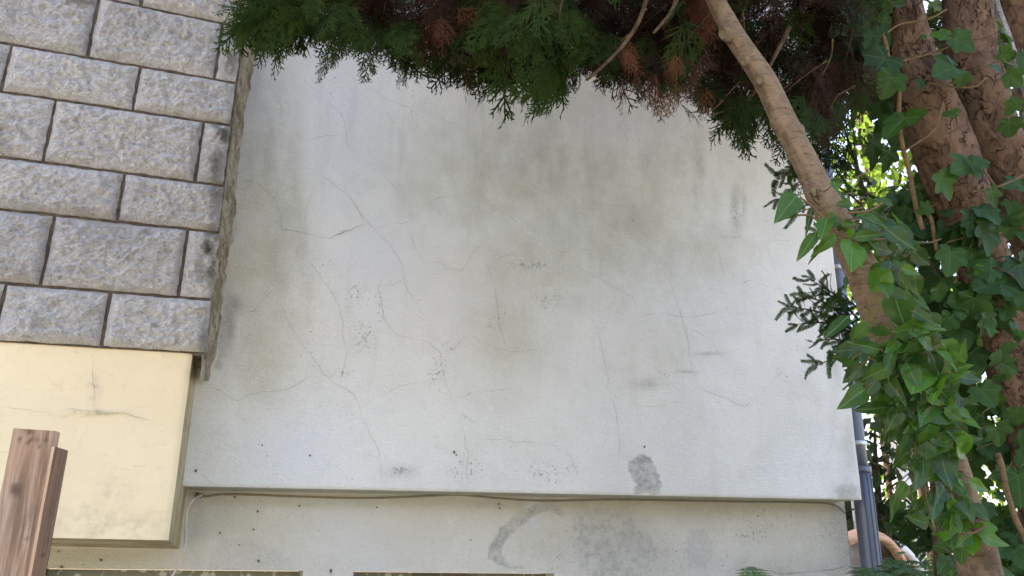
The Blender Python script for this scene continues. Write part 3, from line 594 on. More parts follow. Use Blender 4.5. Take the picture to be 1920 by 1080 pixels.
# ------------------------------------------------------------------ downspout
ztop = 6.4; PC = onY(1612, 950, YL + .1); px_, py_ = PC[0], PC[1]
pcy = YU + .075; pcx = float(onY(1627, 1000, pcy)[0])
print('pipe', PC, pcx)
ds = thing('downspout', 'slate blue round metal downspout running up the right corner of the plaster wall', 'drainpipe', (pcx, pcy, 0))
mb = MB(); zj = onY(1622, 880, pcy)[2]
tube(mb, [(pcx, pcy, zj - .05), (pcx, pcy, 4), (pcx, pcy, ztop)], .041, 28, steps=20); mb.build('upper_pipe', M_pipe, ds)
mb = MB(); tube(mb, [(pcx, pcy, 0), (pcx, pcy, .8), (pcx, pcy, zj)], .052, 28, steps=12); tube(mb, [(pcx, pcy, zj - .02), (pcx, pcy, zj - .0), (pcx, pcy, zj + .012)], .055, 28, steps=4)
for a in (-2.2, -1.7, -1.2): tube(mb, [(pcx + .052 * math.cos(a), pcy + .052 * math.sin(a), 0), (pcx + .052 * math.cos(a), pcy + .052 * math.sin(a), zj - .03)], .004, 6, steps=3)
mb.build('lower_pipe', M_pipe, ds)
for py0 in (832, 503):
    z = onY(1612 if py0 > 600 else 1565, py0, pcy)[2]; mb = MB(); tube(mb, [(pcx, pcy, z - .012), (pcx, pcy, z), (pcx, pcy, z + .012)], .046, 24, steps=4)
    tube(mb, [(pcx + .04, pcy, z), (pcx + .075, pcy - .01, z)], .006, 8); tube(mb, [(pcx, pcy, z), (pcx - .07, pcy, z)], .006, 8); mb.build('bracket', M_zinc, ds)

# ------------------------------------------------------------------ cable
cb = thing('cable', 'thin pale cable hanging from a hole under the ledge and running along it', 'cable', tuple(onY(372, 928, YL)))
s = 4.8; c1 = [(190, 1000), (205, 960), (250, 890), (300, 780), (325, 700), (330, 560), (330, 440), (345, 350), (390, 280), (440, 245), (468, 234)]
mb = MB(); tube(mb, onY([280 + p[0] / s for p in c1] + [374], [880 + p[1] / s for p in c1] + [929], np.array([3.45] * 9 + [3.52, 3.56, 3.6])), .0052, 10, steps=60); mb.build('hanging_cable', M_cable, cb)
c2 = [(374, 929), (385, 931), (420, 927), (480, 928), (560, 931), (680, 934), (780, 931), (862, 928), (930, 934), (1020, 939), (1150, 937), (1280, 939), (1400, 941), (1500, 942), (1550, 944), (1572, 950), (1584, 962)]
mb = MB(); tube(mb, onY([p[0] for p in c2], [p[1] for p in c2], np.array([YL - .006] * len(c2))), .0042, 8, steps=120); 
mb.build('ledge_cable', M_cable2, cb)

# ------------------------------------------------------------------ wooden post made of two boards
def bpt(px, py, t): return dep(px, py, t)
TP = 1.75
base = dep(60, 1080, TP); post = thing('wooden_post', 'weathered reddish wooden post of two nailed boards in front of the yellow panel', 'post', (float(base[0]), float(base[1]), 0))
def vboard(mb, pl, ztop, zbot=0., mats=(0, 0, 0, 0), knots=None, tilt=0):
    """vertical board with plan polygon pl (4 points, counter-clockwise), dense faces"""
    pl = np.array(pl, float); nz = 160
    for i in range(4):
        a, b = pl[i], pl[(i + 1) % 4]; L = np.linalg.norm(b - a); nu = max(int(L / .004), 3); U, V = np.meshgrid(np.linspace(0, 1, nu), np.linspace(0, 1, nz) ** .6)
        Z = zbot + (ztop - zbot + tilt * (U - .5) * L if np.isscalar(ztop) else 0) * V
        if not np.isscalar(ztop):
            zt = ztop[i] * (1 - U) + ztop[(i + 1) % 4] * U; Z = zbot + (zt - zbot) * V
        X = a[0] + (b[0] - a[0]) * U; Y = a[1] + (b[1] - a[1]) * U; nrm = np.array((b[1] - a[1], -(b[0] - a[0]))) / L
        d = .0012 * fbm(U * L * 120 + i, Z * 5, 3, 3 + i); kn = np.zeros(U.shape)
        if knots and i == 0:
            q = np.stack([X, Y, Z], -1); px, py = proj(q)
            for kx, ky, kr, ks in knots: kn = np.maximum(kn, ks * np.clip(1.25 - np.hypot((px - kx) / kr, (py - ky) / (kr * 1.15)) + .25 * fbm(px / 5, py / 5, 2), 0, 1))
        mb.add(np.stack([X + nrm[0] * d, Y + nrm[1] * d, Z], -1).reshape(-1, 3), gridf(nu, nz), mats[i], True, knot=np.clip(kn * 1.6, 0, 1).ravel())
    zt = [ztop] * 4 if np.isscalar(ztop) else ztop
    mb.add([(p[0], p[1], z) for p, z in zip(pl, zt)], [(0, 1, 2, 3)], mats[1] if len(mats) > 1 else 0, False)
a = dep(26, 803, TP); b = dep(104, 808, TP + .01); a2, b2 = a[:2], b[:2]; dv = (b2 - a2) / np.linalg.norm(b2 - a2); nv = np.array((-dv[1], dv[0]))
mb = MB(); vboard(mb, [a2, b2, b2 + nv * .026, a2 + nv * .026], [a[2], b[2], b[2], a[2]], mats=(0, 1, 0, 0),
                  knots=[(37, 825, 4, 1), (86, 824, 4, 1), (53, 832, 4, 1), (58, 822, 4, .9), (74, 838, 3, .9), (56, 808, 9, .8), (30, 918, 12, .9), (51, 1008, 3, 1), (70, 825, 7, .45)])
mb.build('board', [M_wood, M_wood_end], post)
c0 = dep(97, 838, TP - .03); c1_ = dep(103, 837, TP - .035); c3 = dep(128, 845, TP + .05)
p0, p1, p2 = c0[:2], c1_[:2], c3[:2]; mb = MB()
zz = [c0[2], c1_[2], c3[2], c3[2]]; e = p0 - p1
vboard(mb, [p1, p2, p2 + e, p0], zz if False else [c1_[2], c3[2], c3[2], c0[2]], mats=(0, 0, 0, 1), knots=[(90, 1015, 3, .9), (80, 1040, 4, .8)])
mb.build('board', [M_wood_dark, M_wood_end], post)

# ------------------------------------------------------------------ trunks
def trunk(mb, pts, depth, kind, seed=0, n=120, step=.006, extra=None, mat=0, moss=None, bumps=()):
    """pts: (px, py, radius in px); depth: distance along the view axis per point; extra: world points (x,y,z,r) continuing below"""
    P = np.array([(*dep(p[0], p[1], d), p[2] * d / F) for p, d in zip(pts, depth)])
    if extra is not None: P = np.vstack([P, extra])
    L = np.linalg.norm(np.diff(P[:, :3], axis=0), axis=1).sum(); ns = int(L / step)
    Q, s = spline(P, ns); T, N, B = frames(Q[:, :3]); th = np.arange(n) / n * 2 * np.pi
    TH, S = np.meshgrid(th, s); r = Q[:, 3][:, None] * np.ones(n)
    cx, cy = np.cos(TH), np.sin(TH); uu = TH / (2 * np.pi)
    plate = np.zeros(TH.shape); crk = np.zeros(TH.shape)
    low = fbm(cx * 1.3 + seed, S * 3 + cy * 1.3, 3, seed + 2)
    if kind == 'flaky':
        nc = 11; wx = .5 * fbm(cx * 4, S * 22 + cy * 4, 4, seed + 4); wy = .5 * fbm(cx * 3 + 9, S * 14 + cy * 3, 3, seed + 5)
        f1, f2, idv = worley(uu * nc + wx, S * 15 + wy, seed, .95, nc); e1 = f2 - f1
        g1, g2, idw = worley(uu * nc * 2.2 + 2 * wx, S * 34 + 2 * wy, seed + 70, .95)
        e2 = g2 - g1; act = np.clip(fbm(cx + 3, S * 5 + cy, 3, seed + 9) * 1.6 + .55, 0, 1)
        crk = np.clip(1.3 - e1 / .055, 0, 1) * (.15 + .85 * act); crk = np.maximum(crk, .8 * np.clip(1.2 - e2 / .07, 0, 1) * act * (idw > .4))
        plate = idv * .8 + .2 * idw
        r = r + .006 * low - .006 * crk + .006 * (idv - .5) + .004 * (idw - .5) * act + .0012 * fbm(cx * 20, S * 90 + cy * 20, 3, seed + 6)
    else:
        fine = fbm(cx * 6 + seed, S * 22 + cy * 6, 4, seed + 6); r = r + .0022 * low + .0012 * fine
        lent = np.clip(fbm(cx * 9, S * 130 + cy * 9, 2, seed + 11) * 3 - 1.7, 0, 1); crk = .5 * lent; plate = .5 + .5 * low
    P3 = Q[:, None, :3] + r[..., None] * (cx[..., None] * N[:, None] + cy[..., None] * B[:, None])
    px, py = proj(P3); front = ((P3 - Q[:, None, :3]) @ FWD) < 0
    for bx, by, br, ba in bumps:
        w = np.exp(-(((px - bx) / br) ** 2 + ((py - by) / br) ** 2)) * front; r = r + ba * w
    if len(bumps): P3 = Q[:, None, :3] + r[..., None] * (cx[..., None] * N[:, None] + cy[..., None] * B[:, None])
    ms = blobs(px, py, moss) * front if moss else np.zeros(TH.shape)
    mb.add(P3.reshape(-1, 3), gridf(n, ns, True), mat, True, plate=np.clip(plate, 0, 1).ravel(), crackm=np.clip(crk, 0, 1).ravel(), moss=np.clip(ms, 0, 1).ravel())
    return Q
def knot(mb, px, py, d, rpx, dirpx, hgt=.012):
    """pruned stub: short raised collar with a flat weathered cut"""
    c = dep(px, py, d); r = rpx * d / F; ax = -FWD * .75 + RT * dirpx[0] - UPV * dirpx[1]; ax /= np.linalg.norm(ax)
    n1 = np.cross(ax, UPV); n1 /= np.linalg.norm(n1); n2 = np.cross(ax, n1); th = np.arange(20) / 20 * 2 * np.pi; V = []; ct = []
    for k, (rad, h, cu) in enumerate(((1.9, -.03, 0), (1.45, .002, 0), (1.15, hgt, 0), (1.0, hgt * 1.1, .2), (.86, hgt * .8, 1), (.45, hgt * .72, 1), (.01, hgt * .75, 1))):
        rr = r * rad * (1 + .06 * np.sin(3 * th + k)); V.append(c + (np.cos(th) * rr)[:, None] * n1 * .8 + (np.sin(th) * rr)[:, None] * n2 * 1.15 + ax * h); ct += [cu] * 20
    mb.add(np.vstack(V), gridf(20, 7, True), 0, True, cut=np.array(ct, float), plate=.5)

PTD = [(1300, -160, 14), (1325, -40, 15), (1342, 0, 16), (1378, 68, 18), (1433, 150, 20), (1472, 232, 22), (1513, 310, 23), (1547, 380, 27), (1590, 455, 28), (1630, 540, 31), (1656, 610, 31), (1700, 700, 31), (1742, 790, 31), (1779, 870, 32), (1803, 950, 33), (1820, 1000, 34), (1838, 1075, 38)]
DD = [1.9, 1.88, 1.87, 1.85, 1.82, 1.8, 1.78, 1.76, 1.75, 1.75, 1.75, 1.75, 1.76, 1.77, 1.78, 1.8, 1.82]
lastD = dep(1838, 1075, 1.82)
treeD = thing('leaning_conifer', 'leaning smooth brown conifer trunk with pruned knots, crossing the wall edge under dark drooping branches', 'tree', (float(lastD[0]) + .15, float(lastD[1]) + .05, 0))
mb = MB()
QD = trunk(mb, PTD, DD, 'smooth', 3, 90, .005, extra=[(lastD[0] + .05, lastD[1] + .02, 1.1, .06), (lastD[0] + .12, lastD[1] + .05, .4, .08), (lastD[0] + .14, lastD[1] + .05, -.05, .13)],
           moss=[(1668, 580, 14, 50, 1.), (1640, 600, 25, 16, .6), (1615, 590, 30, 10, .5), (1775, 930, 16, 40, .7), (1650, 545, 12, 20, .6), (1545, 440, 20, 30, .4)], bumps=[(1362, 62, 16, .008), (1394, 108, 11, .005), (1425, 150, 13, .006), (1452, 235, 14, .007), (1528, 360, 20, .008), (1500, 242, 8, .006), (1618, 600, 20, .004)])
knot(mb, 1361, 64, 1.828, 9, (-.75, .1), .014); knot(mb, 1424, 149, 1.793, 7, (-.2, .1), .008); knot(mb, 1396, 117, 1.81, 5, (-.6, .2), .006); knot(mb, 1527, 357, 1.732, 8, (-.3, .1), .004)
# dark slits around the big scar
for pts in ([(1531, 355), (1532, 368), (1536, 376)], [(1521, 362), (1526, 376), (1537, 384)]):
    tube(mb, dep([p[0] for p in pts], [p[1] for p in pts], 1.71), .0013, 5, crackm=1.)
mb.build('trunk', M_barkD, treeD)

PTA = [(1660, -260, 30), (1682, -60, 30), (1693, 0, 32), (1708, 100, 43), (1740, 200, 53), (1779, 300, 54), (1822, 420, 50), (1846, 500, 48), (1869, 570, 48), (1892, 650, 50), (1914, 720, 52), (1940, 800, 54), (1990, 1000, 62)]
la = dep(1990, 1000, 2.45)
treeA = thing('yew_tree', 'thick reddish yew trunk with flaking bark, wrapped in lobed ivy, behind the leaning trunk', 'tree', (float(la[0]) + .1, float(la[1]), 0), group='yew trees beside the wall')
mb = MB(); QA = trunk(mb, PTA, [2.5] * 2 + [2.4] * 11, 'flaky', 11, 150, .005, extra=[(la[0] + .08, la[1], .8, .14), (la[0] + .1, la[1], -.05, .2)]); mb.build('trunk', M_barkA, treeA)
PTB = [(1790, -300, 38), (1805, -100, 40), (1812, 0, 42), (1820, 100, 47), (1849, 200, 45), (1886, 300, 44), (1928, 400, 46), (1990, 560, 50), (2080, 900, 60)]
lb = dep(2080, 900, 2.6)
treeB = thing('yew_tree', 'flaking red-brown yew trunk at the right edge, just right of the thickest trunk', 'tree', (float(lb[0]) + .05, float(lb[1]), 0), group='yew trees beside the wall')
mb = MB(); QB = trunk(mb, PTB, [2.6] * 9, 'flaky', 23, 130, .006, extra=[(lb[0] + .05, lb[1], -.05, .2)]); mb.build('trunk', M_barkA, treeB)
PTC = [(1880, -160, 36), (1905, -20, 38), (1940, 130, 40), (1990, 350, 44), (2100, 900, 50)]; lc = dep(2100, 900, 3.3)
treeC = thing('yew_tree', 'shaded brown trunk cut by the top right corner of the picture', 'tree', (float(lc[0]), float(lc[1]), 0), group='yew trees beside the wall')
mb = MB(); QC = trunk(mb, PTC, [3.3] * 5, 'flaky', 37, 90, .01, extra=[(lc[0] + .05, lc[1], -.05, .17)]); mb.build('trunk', M_barkA, treeC)
PTE = [(1845, -100, 6), (1866, 0, 6), (1886, 60, 7), (1906, 120, 7), (1935, 200, 8), (1990, 420, 12), (2080, 800, 14)]; le = dep(2080, 800, 3.0)
treeE = thing('slender_tree', 'thin pale grey stem between the reddish trunks at the top right', 'tree', (float(le[0]), float(le[1]), 0))
mb = MB(); trunk(mb, PTE, [3.0] * 7, 'smooth', 41, 30, .012, extra=[(le[0] + .05, le[1], -.05, .04)]); mb.build('trunk', M_barkC, treeE)

# ------------------------------------------------------------------ leaf templates and placing
def ovate(wr, ns=9, nt=7, fold=.25, curl=.18, heart=.0):
    s_ = np.linspace(0, 1, ns); tt = np.linspace(-1, 1, nt); S, T = np.meshgrid(s_, tt, indexing='ij')
    w = .5 * wr * np.sin(np.pi * np.clip(S, 0, 1) ** .72) ** .85 * (1 - .25 * S); w = w + .5 * wr * .25 * (1 - S) ** 3 * (S > 0)
    x = T * w; y = S - heart * np.abs(T) * (1 - S) ** 4 * .3; z = fold * np.abs(x) - curl * S ** 2 * .6 + .03 * np.sin(S * 9 + T * 2)
    return np.stack([x, y, z], -1).reshape(-1, 3), gridf(nt, ns), (x.ravel(), S.ravel())
def lobed(wr, na=41, nr=4, seed=0, deep=.45):
    a = np.linspace(-168, 168, na); lob = [(0, 1.0, 27), (54, .70, 28), (-54, .70, 28), (110, .50, 32), (-110, .50, 32)]
    rad = np.full(na, .40)
    for c, l, w in lob:
        x = np.abs(a - c) / w; rad = np.maximum(rad, l * np.clip(1 - x ** 1.25 * deep, 0, 1) * (x < 1.6) + 0)
    rad = np.where(np.abs(a) > 150, rad * .7, rad)
    rr = np.linspace(0.02, 1, nr); A, K = np.meshgrid(R(1) * a, rr); x = rad[None] * K * np.sin(A) * wr; y = rad[None] * K * np.cos(A)
    z = .22 * np.abs(x) - .14 * (x * x + y * y) + .035 * np.sin(A * 5) * K
    return np.stack([x, y, z], -1).reshape(-1, 3), gridf(na, nr), (x.ravel(), y.ravel())
def place_leaf(mb, tpl, base, tip, up, tone, hue, k=1.0):
    V, f, (lu, lv) = tpl; y = tip - base; L = np.linalg.norm(y); y = y / L; z = up - y * (up @ y); z /= np.linalg.norm(z) + 1e-9; x = np.cross(y, z)
    P = base + L * (V[:, :1] * x + V[:, 1:2] * y + V[:, 2:3] * z * k)
    mb.add(P, f, 0, True, lu=lu, lv=lv, tone=tone, hue=hue)
def tr(ox, oy, sc, L): return [(ox + a / sc, oy + b / sc, ox + c / sc, oy + d / sc, *r) for a, b, c, d, *r in L]
# (base x, base y, tip x, tip y, width ratio, tone, hue) traced on the photograph, then set at their own distance
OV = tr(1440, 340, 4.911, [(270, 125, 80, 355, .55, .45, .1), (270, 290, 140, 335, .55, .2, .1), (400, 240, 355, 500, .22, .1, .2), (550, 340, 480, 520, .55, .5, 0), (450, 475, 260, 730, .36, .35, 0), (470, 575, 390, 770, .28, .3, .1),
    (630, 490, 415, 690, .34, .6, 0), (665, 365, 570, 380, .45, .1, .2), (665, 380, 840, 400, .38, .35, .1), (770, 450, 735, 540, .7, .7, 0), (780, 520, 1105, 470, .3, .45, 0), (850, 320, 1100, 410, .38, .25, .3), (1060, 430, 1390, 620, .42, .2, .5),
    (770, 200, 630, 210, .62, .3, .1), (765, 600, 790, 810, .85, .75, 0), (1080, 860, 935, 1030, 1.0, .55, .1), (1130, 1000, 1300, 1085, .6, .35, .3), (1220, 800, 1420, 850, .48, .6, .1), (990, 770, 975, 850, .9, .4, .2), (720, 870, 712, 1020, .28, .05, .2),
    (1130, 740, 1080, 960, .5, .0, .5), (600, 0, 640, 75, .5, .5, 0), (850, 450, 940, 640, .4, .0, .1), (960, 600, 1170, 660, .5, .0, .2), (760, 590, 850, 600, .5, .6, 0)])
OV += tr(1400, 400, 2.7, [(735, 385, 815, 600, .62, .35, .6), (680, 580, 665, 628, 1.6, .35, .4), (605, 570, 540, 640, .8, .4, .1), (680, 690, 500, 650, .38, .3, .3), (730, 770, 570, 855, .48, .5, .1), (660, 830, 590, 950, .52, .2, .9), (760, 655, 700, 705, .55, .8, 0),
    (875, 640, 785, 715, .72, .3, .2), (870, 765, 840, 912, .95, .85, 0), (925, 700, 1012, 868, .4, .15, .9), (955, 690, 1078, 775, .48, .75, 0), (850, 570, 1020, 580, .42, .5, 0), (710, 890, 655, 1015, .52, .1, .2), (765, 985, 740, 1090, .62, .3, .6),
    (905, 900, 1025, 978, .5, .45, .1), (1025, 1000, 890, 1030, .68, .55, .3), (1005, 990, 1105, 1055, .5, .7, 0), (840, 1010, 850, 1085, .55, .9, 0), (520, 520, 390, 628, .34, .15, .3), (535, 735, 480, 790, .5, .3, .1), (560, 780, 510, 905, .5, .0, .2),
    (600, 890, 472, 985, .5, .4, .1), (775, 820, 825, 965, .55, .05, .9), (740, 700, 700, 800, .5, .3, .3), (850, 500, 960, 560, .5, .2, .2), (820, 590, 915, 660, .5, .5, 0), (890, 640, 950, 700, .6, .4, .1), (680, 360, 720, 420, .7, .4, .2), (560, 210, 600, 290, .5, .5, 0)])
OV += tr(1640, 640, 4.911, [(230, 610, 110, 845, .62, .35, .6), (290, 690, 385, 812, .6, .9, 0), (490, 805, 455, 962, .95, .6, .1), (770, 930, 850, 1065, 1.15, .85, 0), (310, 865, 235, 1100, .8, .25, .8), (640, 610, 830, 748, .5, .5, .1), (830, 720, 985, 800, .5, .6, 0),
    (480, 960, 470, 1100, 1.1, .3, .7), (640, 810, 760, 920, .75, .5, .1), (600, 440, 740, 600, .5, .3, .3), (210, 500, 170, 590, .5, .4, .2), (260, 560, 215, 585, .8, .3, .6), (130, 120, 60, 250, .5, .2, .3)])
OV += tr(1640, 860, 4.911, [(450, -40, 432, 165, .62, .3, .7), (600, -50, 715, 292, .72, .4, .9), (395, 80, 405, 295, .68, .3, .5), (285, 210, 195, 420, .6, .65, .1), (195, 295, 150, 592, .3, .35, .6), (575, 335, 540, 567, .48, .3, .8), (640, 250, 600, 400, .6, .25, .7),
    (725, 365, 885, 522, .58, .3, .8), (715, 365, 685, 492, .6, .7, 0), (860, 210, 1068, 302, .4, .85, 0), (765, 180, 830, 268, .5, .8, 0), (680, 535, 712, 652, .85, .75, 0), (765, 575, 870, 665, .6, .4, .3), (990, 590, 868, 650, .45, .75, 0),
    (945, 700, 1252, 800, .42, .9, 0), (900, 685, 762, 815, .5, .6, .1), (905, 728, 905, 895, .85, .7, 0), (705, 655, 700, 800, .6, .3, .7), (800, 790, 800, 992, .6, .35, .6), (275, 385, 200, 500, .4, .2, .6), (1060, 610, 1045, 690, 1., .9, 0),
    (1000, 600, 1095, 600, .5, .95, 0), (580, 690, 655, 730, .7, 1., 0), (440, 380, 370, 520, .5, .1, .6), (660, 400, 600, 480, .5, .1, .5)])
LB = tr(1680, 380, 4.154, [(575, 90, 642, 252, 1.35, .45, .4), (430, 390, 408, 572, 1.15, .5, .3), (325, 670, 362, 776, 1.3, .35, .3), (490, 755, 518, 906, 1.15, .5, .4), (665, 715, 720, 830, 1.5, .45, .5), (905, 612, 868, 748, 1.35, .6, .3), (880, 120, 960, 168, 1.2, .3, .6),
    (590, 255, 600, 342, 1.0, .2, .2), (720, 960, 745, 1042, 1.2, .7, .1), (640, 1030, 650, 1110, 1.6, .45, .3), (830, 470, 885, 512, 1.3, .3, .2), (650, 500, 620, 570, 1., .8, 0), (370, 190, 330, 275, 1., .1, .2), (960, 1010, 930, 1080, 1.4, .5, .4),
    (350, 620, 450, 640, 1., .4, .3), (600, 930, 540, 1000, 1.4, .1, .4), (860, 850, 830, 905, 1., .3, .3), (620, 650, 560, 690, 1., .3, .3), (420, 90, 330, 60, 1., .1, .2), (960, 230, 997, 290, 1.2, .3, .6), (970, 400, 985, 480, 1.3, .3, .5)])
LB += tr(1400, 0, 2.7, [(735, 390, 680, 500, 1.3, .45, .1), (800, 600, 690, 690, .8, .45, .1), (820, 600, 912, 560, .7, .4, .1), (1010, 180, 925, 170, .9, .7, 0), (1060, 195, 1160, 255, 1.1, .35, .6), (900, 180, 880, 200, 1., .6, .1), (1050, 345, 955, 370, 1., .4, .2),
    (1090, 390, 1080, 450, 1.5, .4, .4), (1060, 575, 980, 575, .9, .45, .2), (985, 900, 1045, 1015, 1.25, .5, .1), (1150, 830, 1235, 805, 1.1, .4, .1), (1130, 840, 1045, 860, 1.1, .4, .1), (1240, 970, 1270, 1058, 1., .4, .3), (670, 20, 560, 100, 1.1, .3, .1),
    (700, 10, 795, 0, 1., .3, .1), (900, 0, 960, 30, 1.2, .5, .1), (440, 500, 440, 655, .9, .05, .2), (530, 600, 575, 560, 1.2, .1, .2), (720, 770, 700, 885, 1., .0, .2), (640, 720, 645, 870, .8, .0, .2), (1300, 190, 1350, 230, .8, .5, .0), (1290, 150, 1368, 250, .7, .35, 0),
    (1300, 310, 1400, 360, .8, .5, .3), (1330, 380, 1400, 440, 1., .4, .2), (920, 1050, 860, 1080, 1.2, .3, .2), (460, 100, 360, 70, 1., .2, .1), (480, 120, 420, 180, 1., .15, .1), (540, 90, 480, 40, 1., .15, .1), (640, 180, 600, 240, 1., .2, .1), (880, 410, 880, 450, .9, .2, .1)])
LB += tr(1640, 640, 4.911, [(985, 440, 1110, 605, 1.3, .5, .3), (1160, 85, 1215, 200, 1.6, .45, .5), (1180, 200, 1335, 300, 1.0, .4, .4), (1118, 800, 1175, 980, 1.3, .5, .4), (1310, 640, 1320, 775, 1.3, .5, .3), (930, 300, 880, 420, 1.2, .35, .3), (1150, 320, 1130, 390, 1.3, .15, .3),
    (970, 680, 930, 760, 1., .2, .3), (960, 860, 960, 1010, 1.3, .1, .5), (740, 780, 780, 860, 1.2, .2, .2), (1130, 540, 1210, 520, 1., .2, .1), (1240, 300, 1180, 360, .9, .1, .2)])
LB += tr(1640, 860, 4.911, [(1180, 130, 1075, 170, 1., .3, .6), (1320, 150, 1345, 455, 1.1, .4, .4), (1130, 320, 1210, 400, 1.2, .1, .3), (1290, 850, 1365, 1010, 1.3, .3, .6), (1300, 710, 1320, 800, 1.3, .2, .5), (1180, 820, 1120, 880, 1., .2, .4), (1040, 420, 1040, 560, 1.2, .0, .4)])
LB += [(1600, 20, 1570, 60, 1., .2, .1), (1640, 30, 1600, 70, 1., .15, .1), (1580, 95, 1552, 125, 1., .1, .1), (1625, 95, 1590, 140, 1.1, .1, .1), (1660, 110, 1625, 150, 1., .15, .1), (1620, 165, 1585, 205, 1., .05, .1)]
rootO = thing('oval_leaf_ivy', 'glossy oval-leaved green ivy climbing the leaning smooth brown trunk', 'ivy', (float(lastD[0]), float(lastD[1]), 0))
rootL = thing('lobed_leaf_ivy', 'dull green lobed-leaf ivy with tan stems on the thickest flaking trunk', 'ivy', (float(la[0]), float(la[1]), 0))
def axis_near(Q, p):
    i = np.argmin(((Q[:, :3] - p) ** 2).sum(1)); return Q[i]
mo, ml = MB(), MB(); so_, sl_ = mo, ml
def leaf_from_px(L, d, mb, st, Q, kind, shade=1):
    bx, by, tx, ty, wr, tone, hue = L; tilt = rng.uniform(-.05, .05) * .6
    base_ = dep(bx, by, d + tilt * .3); tip_ = dep(tx, ty, d - tilt - .012)
    up = -FWD + .35 * rng.normal(size=3) * np.array((1, 1, 1)) + np.array((0, 0, .35)); up /= np.linalg.norm(up)
    tpl = ovate(wr, heart=1 if wr > .7 else 0, fold=rng.uniform(.1, .4), curl=rng.uniform(.05, .35)) if kind == 'o' else lobed(wr * rng.uniform(.9, 1.1), deep=rng.uniform(.25, .38))
    place_leaf(mb, tpl, base_, tip_, up, np.clip(tone + rng.uniform(-.06, .06), 0, 1), hue)
    a = axis_near(Q, base_); dirv = a[:3] - base_; l = np.linalg.norm(dirv); end = base_ + dirv / l * min(max(l - a[3] * .9, .01), .07); mid = (base_ + end) / 2 + rng.normal(size=3) * .006
    tube(st, [base_, mid, end], [.0011, .0012, .0014], 5, 1, steps=5, plate=.6)
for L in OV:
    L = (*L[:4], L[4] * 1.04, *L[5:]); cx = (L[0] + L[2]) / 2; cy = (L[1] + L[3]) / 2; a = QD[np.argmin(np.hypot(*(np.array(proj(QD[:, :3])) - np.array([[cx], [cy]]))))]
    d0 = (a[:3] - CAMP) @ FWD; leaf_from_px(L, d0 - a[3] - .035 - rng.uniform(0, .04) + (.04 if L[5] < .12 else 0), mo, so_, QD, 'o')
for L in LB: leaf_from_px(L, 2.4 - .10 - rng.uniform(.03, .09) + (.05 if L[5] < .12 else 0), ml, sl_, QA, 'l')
# fill: leaves behind and between the traced ones, rear tones darkened to paint shade
def fill(n, poly, d0, d1, mb, st, Q, kind, size, tone=(0, .35), hue=(0, .6)):
    P = np.array(poly, float); lo, hi = P.min(0), P.max(0); k = 0
    while k < n:
        x, y = rng.uniform(lo, hi); ins = False
        for a, b in zip(P, np.roll(P, -1, 0)):
            if (a[1] > y) != (b[1] > y) and x < (b[0] - a[0]) * (y - a[1]) / (b[1] - a[1]) + a[0]: ins = not ins
        if not ins: continue
        k += 1; d = rng.uniform(d0, d1); s_ = size * rng.uniform(.6, 1.25) * 1.8 / d; an = rng.normal(0, 1.05)
        leaf_from_px((x, y, x + s_ * math.sin(an), y + s_ * math.cos(an), (rng.uniform(.46, .78) if kind == 'o' else rng.uniform(.9, 1.3)), rng.uniform(*tone), rng.uniform(*hue)), d, mb, st, Q, kind)
fill(46, [(1570, 400), (1690, 380), (1720, 520), (1700, 600), (1640, 480)], 1.85, 2.1, mo, so_, QD, 'o', 46)
fill(105, [(1580, 610), (1650, 620), (1700, 560), (1780, 600), (1830, 800), (1800, 860), (1700, 860), (1650, 760), (1600, 720)], 1.80, 2.15, mo, so_, QD, 'o', 54, (0, .3))
fill(40, [(1680, 860), (1800, 860), (1850, 1000), (1880, 1080), (1780, 1080), (1720, 980)], 1.9, 2.3, mo, so_, QD, 'o', 44)
fill(18, [(1560, 330), (1640, 330), (1640, 400), (1560, 400)], 1.85, 2.0, mo, so_, QD, 'o', 34)
fill(95, [(1545, -60), (1690, -60), (1700, 240), (1680, 250), (1640, 220), (1580, 190), (1540, 100)], 2.3, 2.75, ml, sl_, QA, 'l', 58)
fill(140, [(1690, 330), (1740, 330), (1790, 420), (1790, 560), (1840, 700), (1850, 860), (1800, 900), (1740, 700), (1690, 560), (1640, 440)], 2.35, 2.8, ml, sl_, QA, 'l', 60)
fill(95, [(1840, 620), (1960, 560), (1980, 1120), (1870, 1120), (1840, 880)], 2.35, 2.6, ml, sl_, QA, 'l', 66, (0, .6))
fill(40, [(1760, 380), (1930, 380), (1930, 620), (1780, 620)], 2.22, 2.3, ml, sl_, QA, 'l', 52, (.1, .6))
fill(14, [(1860, 60), (1960, 60), (1960, 480), (1900, 480)], 2.3, 2.45, ml, sl_, QB, 'l', 38, (.1, .6))
fill(58, [(1600, 640), (1660, 640), (1700, 600), (1770, 640), (1810, 800), (1780, 850), (1690, 800), (1640, 720)], 1.66, 1.71, mo, so_, QD, 'o', 52, (.2, .85), (0, .5))
fill(20, [(1720, 860), (1800, 860), (1830, 960), (1780, 980)], 1.69, 1.74, mo, so_, QD, 'o', 46, (.3, .8), (0, .6))
fill(8, [(1560, 400), (1640, 400), (1640, 470), (1570, 450)], 1.68, 1.72, mo, so_, QD, 'o', 36, (.3, .8), (0, .3))
mo.build('leaves', [M_ivyO, M_vine], rootO)
ml.build('leaves', [M_ivyL, M_vine], rootL)
def vine(root, pts, d, r):
    mb = MB(); tube(mb, dep([p[0] for p in pts], [p[1] for p in pts], d if np.isscalar(d) else np.array(d, float)), r, 8, steps=len(pts) * 8, plate=.6); mb.build('stem', M_vine, root)
vine(rootL, [(1637, 20), (1655, 67), (1663, 96), (1667, 126), (1685, 163), (1685, 204), (1689, 259), (1704, 318), (1716, 380), (1730, 430)], 2.28, .0065)
